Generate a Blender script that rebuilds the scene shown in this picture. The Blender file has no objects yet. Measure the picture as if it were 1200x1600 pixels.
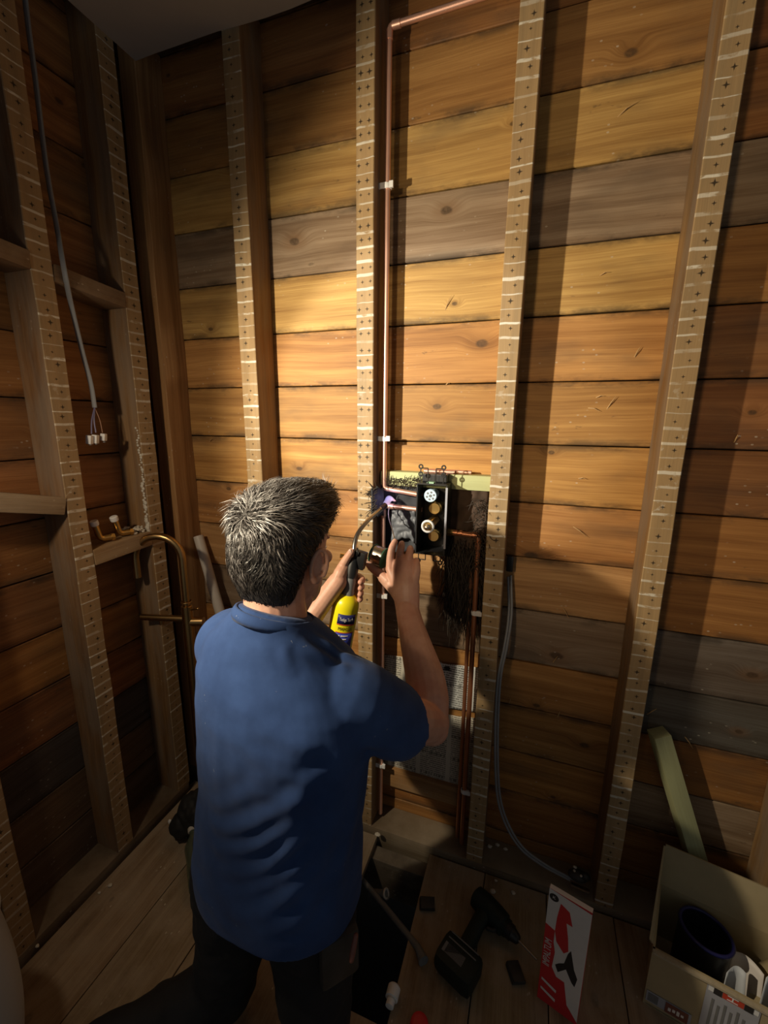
import bpy, bmesh, math, random
import numpy as np
from mathutils import Vector, Matrix, noise as mnoise

random.seed(7); RNG = np.random.default_rng(7)
S = bpy.context.scene
COL = S.collection

# ------------------------------------------------------------------ camera
CAM_Z = 1.505
FPX = 663.0
YAW, PITCH, ROLL = math.radians(19.35), math.radians(12.25), math.radians(0.58)
_f = Vector((-math.sin(YAW) * math.cos(PITCH), math.cos(YAW) * math.cos(PITCH), -math.sin(PITCH)))
_r0 = Vector((math.cos(YAW), math.sin(YAW), 0)); _u0 = _r0.cross(_f)
_r = _r0 * math.cos(ROLL) + _u0 * math.sin(ROLL); _u = _u0 * math.cos(ROLL) - _r0 * math.sin(ROLL)
cam_d = bpy.data.cameras.new('camera'); cam = bpy.data.objects.new('camera', cam_d); COL.objects.link(cam)
cam.matrix_world = Matrix(((_r.x, _u.x, -_f.x, 0), (_r.y, _u.y, -_f.y, 0), (_r.z, _u.z, -_f.z, CAM_Z), (0, 0, 0, 1)))
cam_d.sensor_fit = 'VERTICAL'; cam_d.sensor_height = 24.0; cam_d.lens = FPX * 24.0 / 1600.0
cam_d.clip_start = 0.02; cam_d.clip_end = 50
S.camera = cam

# ------------------------------------------------------------------ world, lights, exposure
w = bpy.data.worlds.new('world'); S.world = w; w.use_nodes = True
w.node_tree.nodes['Background'].inputs[0].default_value = (0.90, 0.95, 0.95, 1)
w.node_tree.nodes['Background'].inputs[1].default_value = 0.092
S.view_settings.view_transform = 'Standard'; S.view_settings.look = 'None'
S.view_settings.exposure = 0.12; S.view_settings.gamma = 1.0; S.view_settings.use_curve_mapping = False
S.cycles.max_bounces = 8 if hasattr(S, 'cycles') else 8

LAMP = Vector((-0.98, 0.20, 1.66))
def spot(name, energy, color, target, size_deg, blend, radius, LAMP=LAMP):
    d = bpy.data.lights.new(name, 'SPOT'); d.energy = energy; d.color = color
    d.spot_size = math.radians(size_deg); d.spot_blend = blend; d.shadow_soft_size = radius
    o = bpy.data.objects.new(name, d); COL.objects.link(o); o.location = LAMP
    o.rotation_euler = (Vector(target) - LAMP).to_track_quat('-Z', 'Y').to_euler()
    return o
spot('torch_beam', 46, (1.0, 0.97, 0.86), (-0.42, 1.32, 1.55), 46, 0.35, 0.012)
spot('torch_halo', 13, (1.0, 0.80, 0.55), (-0.70, 1.0, 1.20), 146, 1.0, 0.03)
spot('torch_spill', 54, (1.0, 0.86, 0.62), (0.05, 1.32, 1.42), 104, 0.45, 0.014)

# a second, weaker lamp further back in the room fills the torch's shadows
spot('room_lamp', 56, (1.0, 0.72, 0.42), (0.12, 1.32, 1.66), 50, 1.0, 0.10, Vector((-0.70, -1.15, 1.80)))

# ------------------------------------------------------------------ helpers
def ray(px, py):
    return (_r * ((px - 600) / FPX) - _u * ((py - 800) / FPX) + _f)
def at(px, py, Y):                      # point on the plane y = Y
    d = ray(px, py); return Vector((0, 0, CAM_Z)) + d * (Y / d.y)
def fl(px, py, Z=0.0):                  # point on the plane z = Z
    d = ray(px, py); return Vector((0, 0, CAM_Z)) + d * ((Z - CAM_Z) / d.z)
def lw(px, py, X):                      # point on the plane x = X
    d = ray(px, py); return Vector((0, 0, CAM_Z)) + d * (X / d.x)

def frame(d, up=(0, 0, 1)):
    d = Vector(d).normalized(); up = Vector(up)
    if abs(d.dot(up.normalized())) > 0.98: up = Vector((0, 1, 0)) if abs(d.y) < 0.9 else Vector((1, 0, 0))
    a = up.cross(d).normalized(); b = d.cross(a).normalized()
    return a, b, d

class MB:
    def __init__(s): s.v = []; s.f = []; s.m = []; s.cm = 0
    def add(s, vs, fs):
        o = len(s.v); s.v += [tuple(v) for v in vs]; s.f += [tuple(i + o for i in f) for f in fs]; s.m += [s.cm] * len(fs); return s
    def box(s, c, size, rot=None, bev=0.0):
        sx, sy, sz = [q / 2 for q in size]; c = Vector(c); M = rot if rot else Matrix.Identity(3)
        if bev <= 0:
            vs = [c + M @ Vector((x * sx, y * sy, z * sz)) for x in (-1, 1) for y in (-1, 1) for z in (-1, 1)]
            return s.add(vs, [(0, 1, 3, 2), (4, 6, 7, 5), (0, 4, 5, 1), (2, 3, 7, 6), (0, 2, 6, 4), (1, 5, 7, 3)])
        bm = bmesh.new(); bmesh.ops.create_cube(bm, size=1)
        for v in bm.verts: v.co = Vector((v.co.x * 2 * sx, v.co.y * 2 * sy, v.co.z * 2 * sz))
        bmesh.ops.bevel(bm, geom=list(bm.edges), offset=min(bev, min(sx, sy, sz) * .95), segments=2, affect='EDGES', profile=.6)
        bm.verts.index_update()
        vs = [c + M @ v.co for v in bm.verts]; fs = [[v.index for v in f.verts] for f in bm.faces]; bm.free()
        return s.add(vs, fs)
    def tube(s, pts, rad, n=12, caps=True, round_caps=False, flat=1.0, up=(0, 0, 1)):
        pts = [Vector(p) for p in pts]
        if not hasattr(rad, '__len__'): rad = [rad] * len(pts)
        rad = list(rad)
        if round_caps:
            d0 = (pts[0] - pts[1]).normalized(); d1 = (pts[-1] - pts[-2]).normalized(); r0, r1 = rad[0], rad[-1]
            pre = [pts[0] + d0 * r0 * k for k in (.95, .75, .42)]; pr = [r0 * math.sqrt(max(0, 1 - k * k)) for k in (.95, .75, .42)]
            po = [pts[-1] + d1 * r1 * k for k in (.42, .75, .95)]; pq = [r1 * math.sqrt(max(0, 1 - k * k)) for k in (.42, .75, .95)]
            pts = pre + pts + po; rad = pr + rad + pq
        vs = []; fs = []; a = None
        for i, p in enumerate(pts):
            d = (pts[min(i + 1, len(pts) - 1)] - pts[max(i - 1, 0)]).normalized()
            if a is None: a, b, d = frame(d, up)
            else:
                a = (a - d * a.dot(d)).normalized(); b = d.cross(a)
            for k in range(n):
                t = 2 * math.pi * k / n; vs.append(p + (a * math.cos(t) + b * math.sin(t) * flat) * rad[i])
        m = len(pts)
        for i in range(m - 1):
            for k in range(n):
                k2 = (k + 1) % n; fs.append((i * n + k, i * n + k2, (i + 1) * n + k2, (i + 1) * n + k))
        if caps: fs.append(tuple(range(n - 1, -1, -1))); fs.append(tuple((m - 1) * n + k for k in range(n)))
        return s.add(vs, fs)
    def lathe(s, base, axis, prof, n=24, up=(0, 0, 1)):   # prof: list of (height, radius)
        a, b, d = frame(axis, up); base = Vector(base); vs = []; fs = []
        for h, r in prof:
            for k in range(n):
                t = 2 * math.pi * k / n; vs.append(base + d * h + (a * math.cos(t) + b * math.sin(t)) * max(r, 1e-5))
        for i in range(len(prof) - 1):
            for k in range(n):
                k2 = (k + 1) % n; fs.append((i * n + k, i * n + k2, (i + 1) * n + k2, (i + 1) * n + k))
        fs.append(tuple(range(n - 1, -1, -1))); fs.append(tuple((len(prof) - 1) * n + k for k in range(n)))
        return s.add(vs, fs)
    def prism(s, poly, thick):             # poly: 3D points in a plane; thick: vector
        n = len(poly); P = [Vector(p) for p in poly]; T = Vector(thick)
        vs = P + [p + T for p in P]
        fs = [tuple(range(n - 1, -1, -1)), tuple(range(n, 2 * n))] + [(i, (i + 1) % n, n + (i + 1) % n, n + i) for i in range(n)]
        return s.add(vs, fs)
    def ell(s, c, r, rot=None, nu=16, nv=10):
        c = Vector(c); M = rot if rot else Matrix.Identity(3); vs = []; fs = []
        for j in range(1, nv):
            ph = math.pi * j / nv
            for k in range(nu):
                t = 2 * math.pi * k / nu
                vs.append(c + M @ Vector((r[0] * math.sin(ph) * math.cos(t), r[1] * math.sin(ph) * math.sin(t), r[2] * math.cos(ph))))
        top = len(vs); vs.append(c + M @ Vector((0, 0, r[2]))); vs.append(c + M @ Vector((0, 0, -r[2])))
        for j in range(nv - 2):
            for k in range(nu):
                k2 = (k + 1) % nu; fs.append((j * nu + k, (j + 1) * nu + k, (j + 1) * nu + k2, j * nu + k2))
        for k in range(nu):
            k2 = (k + 1) % nu; fs.append((top, k, k2)); fs.append((top + 1, (nv - 2) * nu + k2, (nv - 2) * nu + k))
        return s.add(vs, fs)
    def torus(s, c, axis, R, r, n=24, m=8, a0=0, a1=2 * math.pi, rz=None):
        a, b, d = frame(axis); c = Vector(c); vs = []; fs = []; full = abs(a1 - a0 - 2 * math.pi) < 1e-6; rz = rz or r
        cnt = n if full else n + 1
        for i in range(cnt):
            t = a0 + (a1 - a0) * i / n; e = a * math.cos(t) + b * math.sin(t)
            for k in range(m):
                q = 2 * math.pi * k / m; vs.append(c + e * (R + r * math.cos(q)) + d * rz * math.sin(q))
        for i in range(n):
            i2 = (i + 1) % cnt
            for k in range(m):
                k2 = (k + 1) % m; fs.append((i * m + k, i2 * m + k, i2 * m + k2, i * m + k2))
        return s.add(vs, fs)
    def mesh(s, name):
        me = bpy.data.meshes.new(name); me.from_pydata(s.v, [], s.f); me.update()
        bm = bmesh.new(); bm.from_mesh(me); bmesh.ops.recalc_face_normals(bm, faces=bm.faces); bm.to_mesh(me); bm.free()
        if any(s.m): me.polygons.foreach_set('material_index', s.m)
        return me
    def build(s, name, mat, parent=None, smooth=False, kind=None, color=None):
        me = s.mesh(name)
        for m in (mat if isinstance(mat, (list, tuple)) else [mat]): me.materials.append(m)
        return link(name, me, parent, smooth, kind, color)

def link(name, me, parent=None, smooth=False, kind=None, color=None):
    o = bpy.data.objects.new(name, me); COL.objects.link(o)
    if parent: o.parent = parent; o.matrix_parent_inverse = parent.matrix_world.inverted()
    if smooth:
        me.polygons.foreach_set('use_smooth', [True] * len(me.polygons))
        if smooth == 'auto':
            try: me.set_sharp_from_angle(angle=math.radians(38))
            except Exception: pass
    if kind: o['kind'] = kind
    if color: o.color = color
    return o
def tag(o, label, cat, group=None, kind=None):
    o['label'] = label; o['category'] = cat
    if group: o['group'] = group
    if kind: o['kind'] = kind
    return o
def thing(name, loc, label, cat, group=None, kind=None):
    o = bpy.data.objects.new(name, None); COL.objects.link(o); o.location = loc; o.empty_display_size = .05
    bpy.context.view_layer.update() if False else None
    o.matrix_world = Matrix.Translation(Vector(loc))
    return tag(o, label, cat, group, kind)
def bez(pts, n=8):                     # Catmull-Rom smoothing of a polyline
    P = [Vector(p) for p in pts]; P = [P[0] * 2 - P[1]] + P + [P[-1] * 2 - P[-2]]; out = []
    for i in range(1, len(P) - 2):
        for k in range(n):
            t = k / n; a, b, c, d = P[i - 1], P[i], P[i + 1], P[i + 2]
            out.append(.5 * (2 * b + (c - a) * t + (2 * a - 5 * b + 4 * c - d) * t * t + (3 * b - a - 3 * c + d) * t ** 3))
    out.append(P[-2]); return out
def lerp(a, b, t): return a + (b - a) * t
def remesh(mb, voxel, smooth_it=4, factor=.5):
    me = mb.mesh('tmp'); o = bpy.data.objects.new('tmp', me); COL.objects.link(o)
    m = o.modifiers.new('r', 'REMESH'); m.mode = 'VOXEL'; m.voxel_size = voxel; m.use_smooth_shade = True
    if smooth_it:
        q = o.modifiers.new('s', 'SMOOTH'); q.iterations = smooth_it; q.factor = factor
    dg = bpy.context.evaluated_depsgraph_get(); dg.update()
    ev = o.evaluated_get(dg); out = bpy.data.meshes.new_from_object(ev)
    bpy.data.objects.remove(o); bpy.data.meshes.remove(me)
    return out
def text_mesh(body, size, name='lettering'):
    c = bpy.data.curves.new('t', 'FONT'); c.body = body; c.size = size; c.align_x = 'CENTER'; c.align_y = 'CENTER'; c.extrude = 0.0002
    o = bpy.data.objects.new('t', c); COL.objects.link(o)
    dg = bpy.context.evaluated_depsgraph_get(); dg.update()
    me = bpy.data.meshes.new_from_object(o.evaluated_get(dg)); bpy.data.objects.remove(o); bpy.data.curves.remove(c)
    me.name = name; return me
def text(body, size, origin, xdir, ydir, mat, parent, name='lettering', xs=1.0, wrap=None):
    me = text_mesh(body, size, name); X = Vector(xdir).normalized(); Yv = Vector(ydir); Yv = (Yv - X * Yv.dot(X)).normalized(); Z = X.cross(Yv); O = Vector(origin)
    for v in me.vertices:
        x, y, z = v.co
        if wrap: v.co = wrap(x * xs, y, z)
        else: v.co = O + X * x * xs + Yv * y + Z * z
    me.materials.clear(); me.materials.append(mat)
    return link(name, me, parent)

# ------------------------------------------------------------------ materials
def newmat(name):
    m = bpy.data.materials.new(name); m.use_nodes = True; nt = m.node_tree
    return m, nt, nt.nodes, nt.links, nt.nodes['Principled BSDF']
class N:                                # tiny node-graph helper
    def __init__(s, nt): s.nt = nt
    def n(s, t, **kw):
        x = s.nt.nodes.new(t)
        for k, v in kw.items(): setattr(x, k, v)
        return x
    def set(s, sock, v):
        if hasattr(v, 'is_linked') or isinstance(v, bpy.types.NodeSocket): s.nt.links.new(v, sock)
        else: sock.default_value = v
    def math(s, op, a, b=0.0, c=0.0, clamp=False):
        x = s.n('ShaderNodeMath', operation=op, use_clamp=clamp); s.set(x.inputs[0], a); s.set(x.inputs[1], b)
        if len(x.inputs) > 2: s.set(x.inputs[2], c)
        return x.outputs[0]
    def vmath(s, op, a, b=(0, 0, 0)):
        x = s.n('ShaderNodeVectorMath', operation=op); s.set(x.inputs[0], a); s.set(x.inputs[1], b); return x.outputs[0]
    def noise(s, vec, scale, detail=4, rough=.55, dist=0, out=0):
        x = s.n('ShaderNodeTexNoise'); s.set(x.inputs['Vector'], vec); x.inputs['Scale'].default_value = scale
        x.inputs['Detail'].default_value = detail; x.inputs['Roughness'].default_value = rough; x.inputs['Distortion'].default_value = dist; return x.outputs[out]
    def ramp(s, fac, stops, interp='LINEAR'):
        x = s.n('ShaderNodeValToRGB'); s.set(x.inputs[0], fac); e = x.color_ramp.elements; x.color_ramp.interpolation = interp
        while len(e) < len(stops): e.new(.5)
        for el, (p, c) in zip(e, stops): el.position = p; el.color = c if len(c) == 4 else (*c, 1)
        return x.outputs[0]
    def mix(s, fac, a, b, mode='MIX'):
        x = s.n('ShaderNodeMix', data_type='RGBA', blend_type=mode); s.set(x.inputs[0], fac)
        for sock, v in ((x.inputs[6], a), (x.inputs[7], b)):
            s.set(sock, (*v, 1) if isinstance(v, tuple) and len(v) == 3 else v)
        return x.outputs[2]
    def sep(s, v): x = s.n('ShaderNodeSeparateXYZ'); s.set(x.inputs[0], v); return x.outputs
    def comb(s, a, b, c):
        x = s.n('ShaderNodeCombineXYZ'); s.set(x.inputs[0], a); s.set(x.inputs[1], b); s.set(x.inputs[2], c); return x.outputs[0]
    def coord(s, which='Object'): return s.n('ShaderNodeTexCoord').outputs[which]
    def bump(s, h, strength, dist=.002):
        x = s.n('ShaderNodeBump'); x.inputs['Strength'].default_value = strength; x.inputs['Distance'].default_value = dist; s.set(x.inputs['Height'], h); return x.outputs[0]
    def smooth(s, v, a, b):
        x = s.n('ShaderNodeMapRange', interpolation_type='SMOOTHSTEP'); s.set(x.inputs[0], v); x.inputs[1].default_value = a; x.inputs[2].default_value = b; return x.outputs[0]

def plain(name, col, rough=.5, metal=0.0, var=.15, scale=40, bump=0.0, spec=.5, **kw):
    m, nt, nd, lk, p = newmat(name); g = N(nt); v = g.coord()
    n = g.noise(v, scale, 5)
    c = g.mix(g.math('MULTIPLY', n, 1.0), tuple(max(0, q * (1 - var)) for q in col), tuple(min(1, q * (1 + var)) for q in col))
    lk.new(c, p.inputs['Base Color']); p.inputs['Roughness'].default_value = rough; p.inputs['Metallic'].default_value = metal
    p.inputs['Specular IOR Level'].default_value = spec
    if bump: lk.new(g.bump(n, bump), p.inputs['Normal'])
    for k, val in kw.items(): p.inputs[k.replace('_', ' ')].default_value = val
    return m

def wood(name, along='X', lath=False, grain=1.0, specks=.5, knots=True, rough=.62, dust=0.0):
    m, nt, nd, lk, p = newmat(name); g = N(nt)
    info = g.n('ShaderNodeObjectInfo'); rnd = g.math('MULTIPLY', info.outputs['Random'], 61.0)
    o = g.coord(); x, y, z = g.sep(o)
    if along == 'X': a, b = x, z
    elif along == 'Y': a, b = y, x
    else: a, b = z, x
    if along in 'Z': b = g.math('ADD', b, y)
    wob = g.noise(g.comb(g.math('ADD', a, rnd), b, rnd), 1.6, 2)
    wz = g.math('MULTIPLY_ADD', wob, .05, b)
    base = info.outputs['Color']
    knot = None
    if knots:
        vk = g.comb(g.math('MULTIPLY', g.math('ADD', a, rnd), 3.6), g.math('MULTIPLY', g.math('ADD', b, rnd), 6.0), 0.0)
        vo = g.n('ShaderNodeTexVoronoi', voronoi_dimensions='2D'); g.set(vo.inputs['Vector'], vk); vo.inputs['Scale'].default_value = 1.0; vo.inputs['Randomness'].default_value = .85
        sel = g.math('GREATER_THAN', g.sep(vo.outputs['Color'])[0], .66)
        dist = g.math('MULTIPLY', vo.outputs['Distance'], g.math('MULTIPLY_ADD', g.sep(vo.outputs['Color'])[2], 1.6, .9))
        swirl = g.math('MULTIPLY', g.math('MULTIPLY', g.smooth(dist, .34, .0), sel), .026)
        wz = g.math('ADD', wz, swirl)
        knot = g.math('MULTIPLY', g.smooth(g.math('ADD', dist, g.math('MULTIPLY', g.noise(o, 60, 2), .05)), .115, .075), sel)
        halo = g.math('MULTIPLY', g.smooth(dist, .26, .06), sel)
    gv = g.comb(g.math('MULTIPLY', g.math('ADD', a, rnd), 1.3), g.math('MULTIPLY', rnd, .7), g.math('MULTIPLY', wz, 34.0))
    gr = g.noise(gv, 1.0, 5, .6)
    fine = g.noise(g.comb(g.math('MULTIPLY', a, 5.0), rnd, g.math('MULTIPLY', wz, 260.0)), 1.0, 3, .6)
    t = g.math('ADD', g.math('MULTIPLY', g.math('SUBTRACT', gr, .5), 1.5 * grain), g.math('MULTIPLY', g.math('SUBTRACT', fine, .5), .7 * grain))
    k = g.math('ADD', t, 1.0)
    col = g.mix(1.0, base, g.comb(k, g.math('POWER', g.math('MAXIMUM', k, .05), 1.25), g.math('POWER', g.math('MAXIMUM', k, .05), 1.5)), 'MULTIPLY')
    # slow stains and weathering
    st = g.noise(g.comb(g.math('MULTIPLY', g.math('ADD', a, rnd), 2.2), rnd, g.math('MULTIPLY', b, 6.0)), 1.0, 4, .6)
    col = g.mix(g.math('MULTIPLY', g.smooth(st, .5, .78), .55), col, (.075, .055, .04))
    if knots:
        col = g.mix(g.math('MULTIPLY', halo, .35), col, (.16, .065, .015))
        col = g.mix(g.math('MULTIPLY', knot, g.math('MULTIPLY_ADD', g.noise(o, 120, 3), .9, .25)), col, (.05, .028, .014))
    if along == 'X' and knots:
        ed = g.smooth(g.math('ABSOLUTE', g.math('SUBTRACT', b, .085)), .058, .086)
        en = g.smooth(g.noise(g.comb(g.math('MULTIPLY', g.math('ADD', a, rnd), 7.0), rnd, g.math('MULTIPLY', b, 16.0)), 1.0, 5, .65), .40, .62)
        col = g.mix(g.math('MULTIPLY', g.math('MULTIPLY', ed, en), .72), col, (.035, .025, .017))
        blot = g.smooth(g.noise(g.comb(g.math('MULTIPLY', g.math('ADD', a, rnd), 11.0), rnd, g.math('MULTIPLY', b, 26.0)), 1.0, 4, .7), .66, .74)
        col = g.mix(g.math('MULTIPLY', blot, .5), col, (.07, .045, .025))
    if specks:
        sv = g.comb(g.math('MULTIPLY', g.math('ADD', a, rnd), 38.0), g.math('MULTIPLY', b, 60.0), 0.0)
        vo2 = g.n('ShaderNodeTexVoronoi', voronoi_dimensions='2D'); g.set(vo2.inputs['Vector'], sv); vo2.inputs['Scale'].default_value = 1.0
        clump = g.smooth(g.noise(o, 9, 2), .52, .68)
        s2 = g.math('MULTIPLY', g.math('LESS_THAN', vo2.outputs['Distance'], .12), g.math('GREATER_THAN', g.sep(vo2.outputs['Color'])[1], .72))
        col = g.mix(g.math('MULTIPLY', g.math('MULTIPLY', s2, clump), specks), col, (.62, .56, .46))
    if dust:
        dn = g.smooth(g.noise(o, 6.5, 6, .65), .35, .7)
        col = g.mix(g.math('MULTIPLY', dn, dust), col, (.38, .31, .23))
    h = g.math('ADD', gr, g.math('MULTIPLY', fine, .5))
    if lath:
        nrm = g.sep(g.coord('Normal')); front = g.math('GREATER_THAN', g.math('MULTIPLY', nrm[1], -1.0), .6)
        wv = g.math('MULTIPLY', g.math('SUBTRACT', g.noise(g.comb(g.math('MULTIPLY', x, 14.0), rnd, g.math('MULTIPLY', z, 9.0)), 1.0, 2), .5), .30)
        q = g.math('ADD', g.math('ADD', g.math('MULTIPLY', z, 28.2), wv), g.math('MULTIPLY', rnd, 3.3))
        cell = g.math('FLOOR', q); fr = g.math('FRACT', q)
        wn = g.n('ShaderNodeTexWhiteNoise', noise_dimensions='2D'); g.set(wn.inputs['Vector'], g.comb(cell, rnd, 0.0))
        r1, r2, r3 = g.sep(wn.outputs['Color'])
        half = g.math('MULTIPLY_ADD', r1, .10, .025)
        line = g.smooth(g.math('SUBTRACT', half, g.math('ABSOLUTE', g.math('SUBTRACT', fr, .5))), -.02, .025)
        patch = g.smooth(g.noise(g.comb(g.math('MULTIPLY', x, 30.0), rnd, g.math('MULTIPLY', z, 60.0)), 1.0, 3), .36, .50)
        line = g.math('MULTIPLY', g.math('MULTIPLY', line, g.math('MULTIPLY_ADD', patch, .92, .08)), g.math('MULTIPLY', g.math('MULTIPLY_ADD', r2, .75, .25), front))
        sdn = g.smooth(g.noise(g.comb(g.math('MULTIPLY', g.math('ADD', x, y), 20.0), rnd, g.math('MULTIPLY', z, 5.0)), 1.0, 4), .35, .65)
        col = g.mix(g.math('MULTIPLY', g.math('MULTIPLY', sdn, g.math('SUBTRACT', 1.0, front)), .55), col, (.24, .19, .145))
        # pale lath ghost across the whole face, plaster lines, nail holes
        col = g.mix(g.math('MULTIPLY', front, .50), col, (.47, .335, .175))
        ghost = g.math('MULTIPLY', g.smooth(g.noise(g.comb(g.math('MULTIPLY', x, 40.0), rnd, g.math('MULTIPLY', z, 3.0)), 1.0, 4), .45, .7), front)
        col = g.mix(g.math('MULTIPLY', ghost, .35), col, (.20, .15, .085))
        col = g.mix(g.math('MULTIPLY', line, .95), col, (.74, .70, .60))
        fr2 = g.math('FRACT', g.math('ADD', q, .5)); cell2 = g.math('FLOOR', g.math('ADD', q, .5))
        wn2 = g.n('ShaderNodeTexWhiteNoise', noise_dimensions='2D'); g.set(wn2.inputs['Vector'], g.comb(cell2, rnd, 5.0))
        s1, s2_, s3 = g.sep(wn2.outputs['Color'])
        dots = None
        for off in ((.0,) if lath == 1 else (-.013, .011)):
            dx = g.math('MULTIPLY', g.math('SUBTRACT', x, g.math('ADD', g.math('MULTIPLY', g.math('SUBTRACT', s1, .5), .012), off)), 330.0)
            dz = g.math('MULTIPLY', g.math('SUBTRACT', fr2, g.math('MULTIPLY_ADD', s2_, .3, .35)), 12.0)
            cross = g.math('MINIMUM', g.math('ADD', g.math('ABSOLUTE', dx), g.math('MULTIPLY', g.math('ABSOLUTE', dz), 3.0)), g.math('ADD', g.math('MULTIPLY', g.math('ABSOLUTE', dx), 3.0), g.math('ABSOLUTE', dz)))
            dd = g.smooth(g.math('MULTIPLY', cross, g.math('MULTIPLY_ADD', s3, .9, .75)), 2.9, 1.3)
            dots = dd if dots is None else g.math('MAXIMUM', dots, dd)
        dots = g.math('MULTIPLY', dots, front)
        col = g.mix(g.math('MULTIPLY', dots, .92), col, (.015, .010, .006))
        sm = g.math('MULTIPLY', g.smooth(g.noise(g.vmath('MULTIPLY', o, (40, 40, 40)), 1.0, 3), .62, .72), g.math('MULTIPLY', front, g.smooth(g.noise(o, 4.0, 1), .5, .62)))
        col = g.mix(g.math('MULTIPLY', sm, .6), col, (.66, .62, .53))
        h = g.math('SUBTRACT', g.math('ADD', h, g.math('MULTIPLY', line, .8)), g.math('MULTIPLY', dots, 1.5))
    lk.new(col, p.inputs['Base Color']); p.inputs['Roughness'].default_value = rough; p.inputs['Specular IOR Level'].default_value = .35
    lk.new(g.bump(h, .35, .0025), p.inputs['Normal'])
    return m

M = {}
M['board'] = wood('board_wood', 'X', specks=.42)
M['stud1'] = wood('stud_wood', 'Z', lath=1, specks=.3, knots=False)
M['stud2'] = wood('stud_wood_double_nailed', 'Z', lath=2, specks=.3, knots=False)
M['stud0'] = wood('corner_stud_wood', 'Z', specks=.5, knots=False)
M['timber'] = wood('framing_timber', 'X', specks=.6, knots=False, dust=.35)
M['plank'] = wood('floor_plank_wood', 'Y', specks=.8, knots=True, dust=.65, rough=.7)
M['treated'] = wood('treated_pine', 'X', specks=.1, knots=False, grain=.35)
M['treated_z'] = wood('treated_pine_offcut', 'Z', specks=.1, knots=False, grain=.3)
M['ceiling'] = plain('ceiling_paint', (.42, .43, .44), .8, var=.06, scale=14)
M['dark'] = plain('tarred_paper', (.02, .016, .013), .9)
M['soil'] = plain('subfloor_soil', (.016, .013, .011), 1.0, var=.5, scale=20, bump=.5)
M['copper'] = plain('copper_pipe', (.86, .50, .38), .38, .7, var=.18, scale=18)
M['copper_dark'] = plain('tarnished_copper', (.52, .22, .11), .38, .75, var=.3, scale=30)
M['brass'] = plain('brass', (.62, .42, .15), .3, 1.0, var=.2, scale=30)
M['bronze'] = plain('brushed_bronze', (.46, .30, .13), .3, 1.0, var=.12, scale=60)
M['steel'] = plain('burner_steel', (.58, .53, .46), .28, 1.0, var=.15, scale=30)
M['burnt'] = plain('heat_blued_steel', (.20, .17, .25), .35, 1.0, var=.4, scale=50)
M['blackp'] = plain('black_plastic', (.012, .012, .013), .42, var=.2)
M['greyp'] = plain('grey_plastic', (.17, .175, .18), .45, var=.15)
M['whitep'] = plain('white_plastic', (.80, .80, .80), .4, var=.05)
M['pvc'] = plain('white_pvc', (.60, .55, .49), .45, var=.08)
M['paleblue'] = plain('pale_blue_plastic', (.55, .72, .86), .4, var=.06)
M['green'] = plain('green_plastic', (.03, .12, .07), .45)
M['limesticker'] = plain('pale_green_sticker', (.45, .80, .50), .5, var=.03)
M['solder'] = plain('solder_wire', (.52, .46, .38), .32, 1.0, var=.2, scale=200)
M['cable'] = plain('grey_cable_sheath', (.26, .27, .29), .5, var=.1)
M['cable_core'] = plain('violet_grey_wire', (.16, .15, .27), .45, var=.1)
M['redwire'] = plain('bare_copper_wire', (.50, .30, .20), .4, .4)
M['yellow'] = plain('yellow_enamel', (.90, .80, .012), .32, var=.03, spec=.5)
M['navy'] = plain('label_navy', (.025, .03, .16), .4, var=.05)
M['blue'] = plain('label_blue', (.04, .06, .42), .4, var=.05)
M['redp'] = plain('label_red', (.55, .06, .03), .45, var=.05)
M['cardred'] = plain('carton_red', (.66, .03, .035), .45, var=.06)
M['cardwhite'] = plain('carton_white', (.80, .75, .72), .5, var=.06)
M['ink'] = plain('black_ink', (.02, .02, .022), .5)
M['white_ink'] = plain('white_ink', (.80, .80, .80), .5, var=.02)
M['dark_ink'] = plain('olive_ink', (.06, .06, .012), .5)
M['cardboard'] = plain('cardboard', (.40, .32, .185), .8, var=.12, scale=25, bump=.1)
M['cardedge'] = plain('cardboard_torn_edge', (.42, .35, .24), .85, var=.3, scale=120)
M['label'] = plain('plastic_label_pouch', (.38, .39, .44), .25, var=.1)
M['plaster'] = plain('plaster_crumb', (.62, .57, .48), .9, var=.2, scale=200, bump=.4)
M['splinter'] = plain('wood_splinter', (.48, .30, .13), .7, var=.3, scale=90)
M['drill'] = plain('drill_green_black', (.012, .020, .016), .5, var=.3, scale=90, spec=.3)
M['rubber'] = plain('black_rubber', (.012, .012, .012), .7, var=.3)
M['bluerim'] = plain('dark_blue_plastic', (.015, .015, .10), .35)
M['trousers'] = plain('black_work_trousers', (.008, .008, .010), .85, var=.6, scale=14, bump=.2)
M['leather'] = plain('scuffed_black_leather', (.035, .033, .032), .5, var=.7, scale=26, bump=.3)
M['handle'] = plain('brown_red_handle', (.20, .07, .05), .5)
M['bathwhite'] = plain('white_enamel', (.50, .51, .52), .35, var=.03)
M['paperplain'] = plain('white_paper', (.62, .66, .72), .7, var=.05)
M['felt'] = plain('scorched_felt', (.035, .036, .040), .85, var=.9, scale=22, bump=.6)
M['feltbrown'] = plain('scorched_brown_mat', (.060, .034, .020), .85, var=.9, scale=18, bump=.6)
M['fibre'] = plain('charred_fibre', (.034, .023, .014), .7, var=.6, scale=8)
M['greyfelt'] = plain('grey_foil_mat', (.11, .115, .125), .5, var=.7, scale=26, bump=.7)

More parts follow.
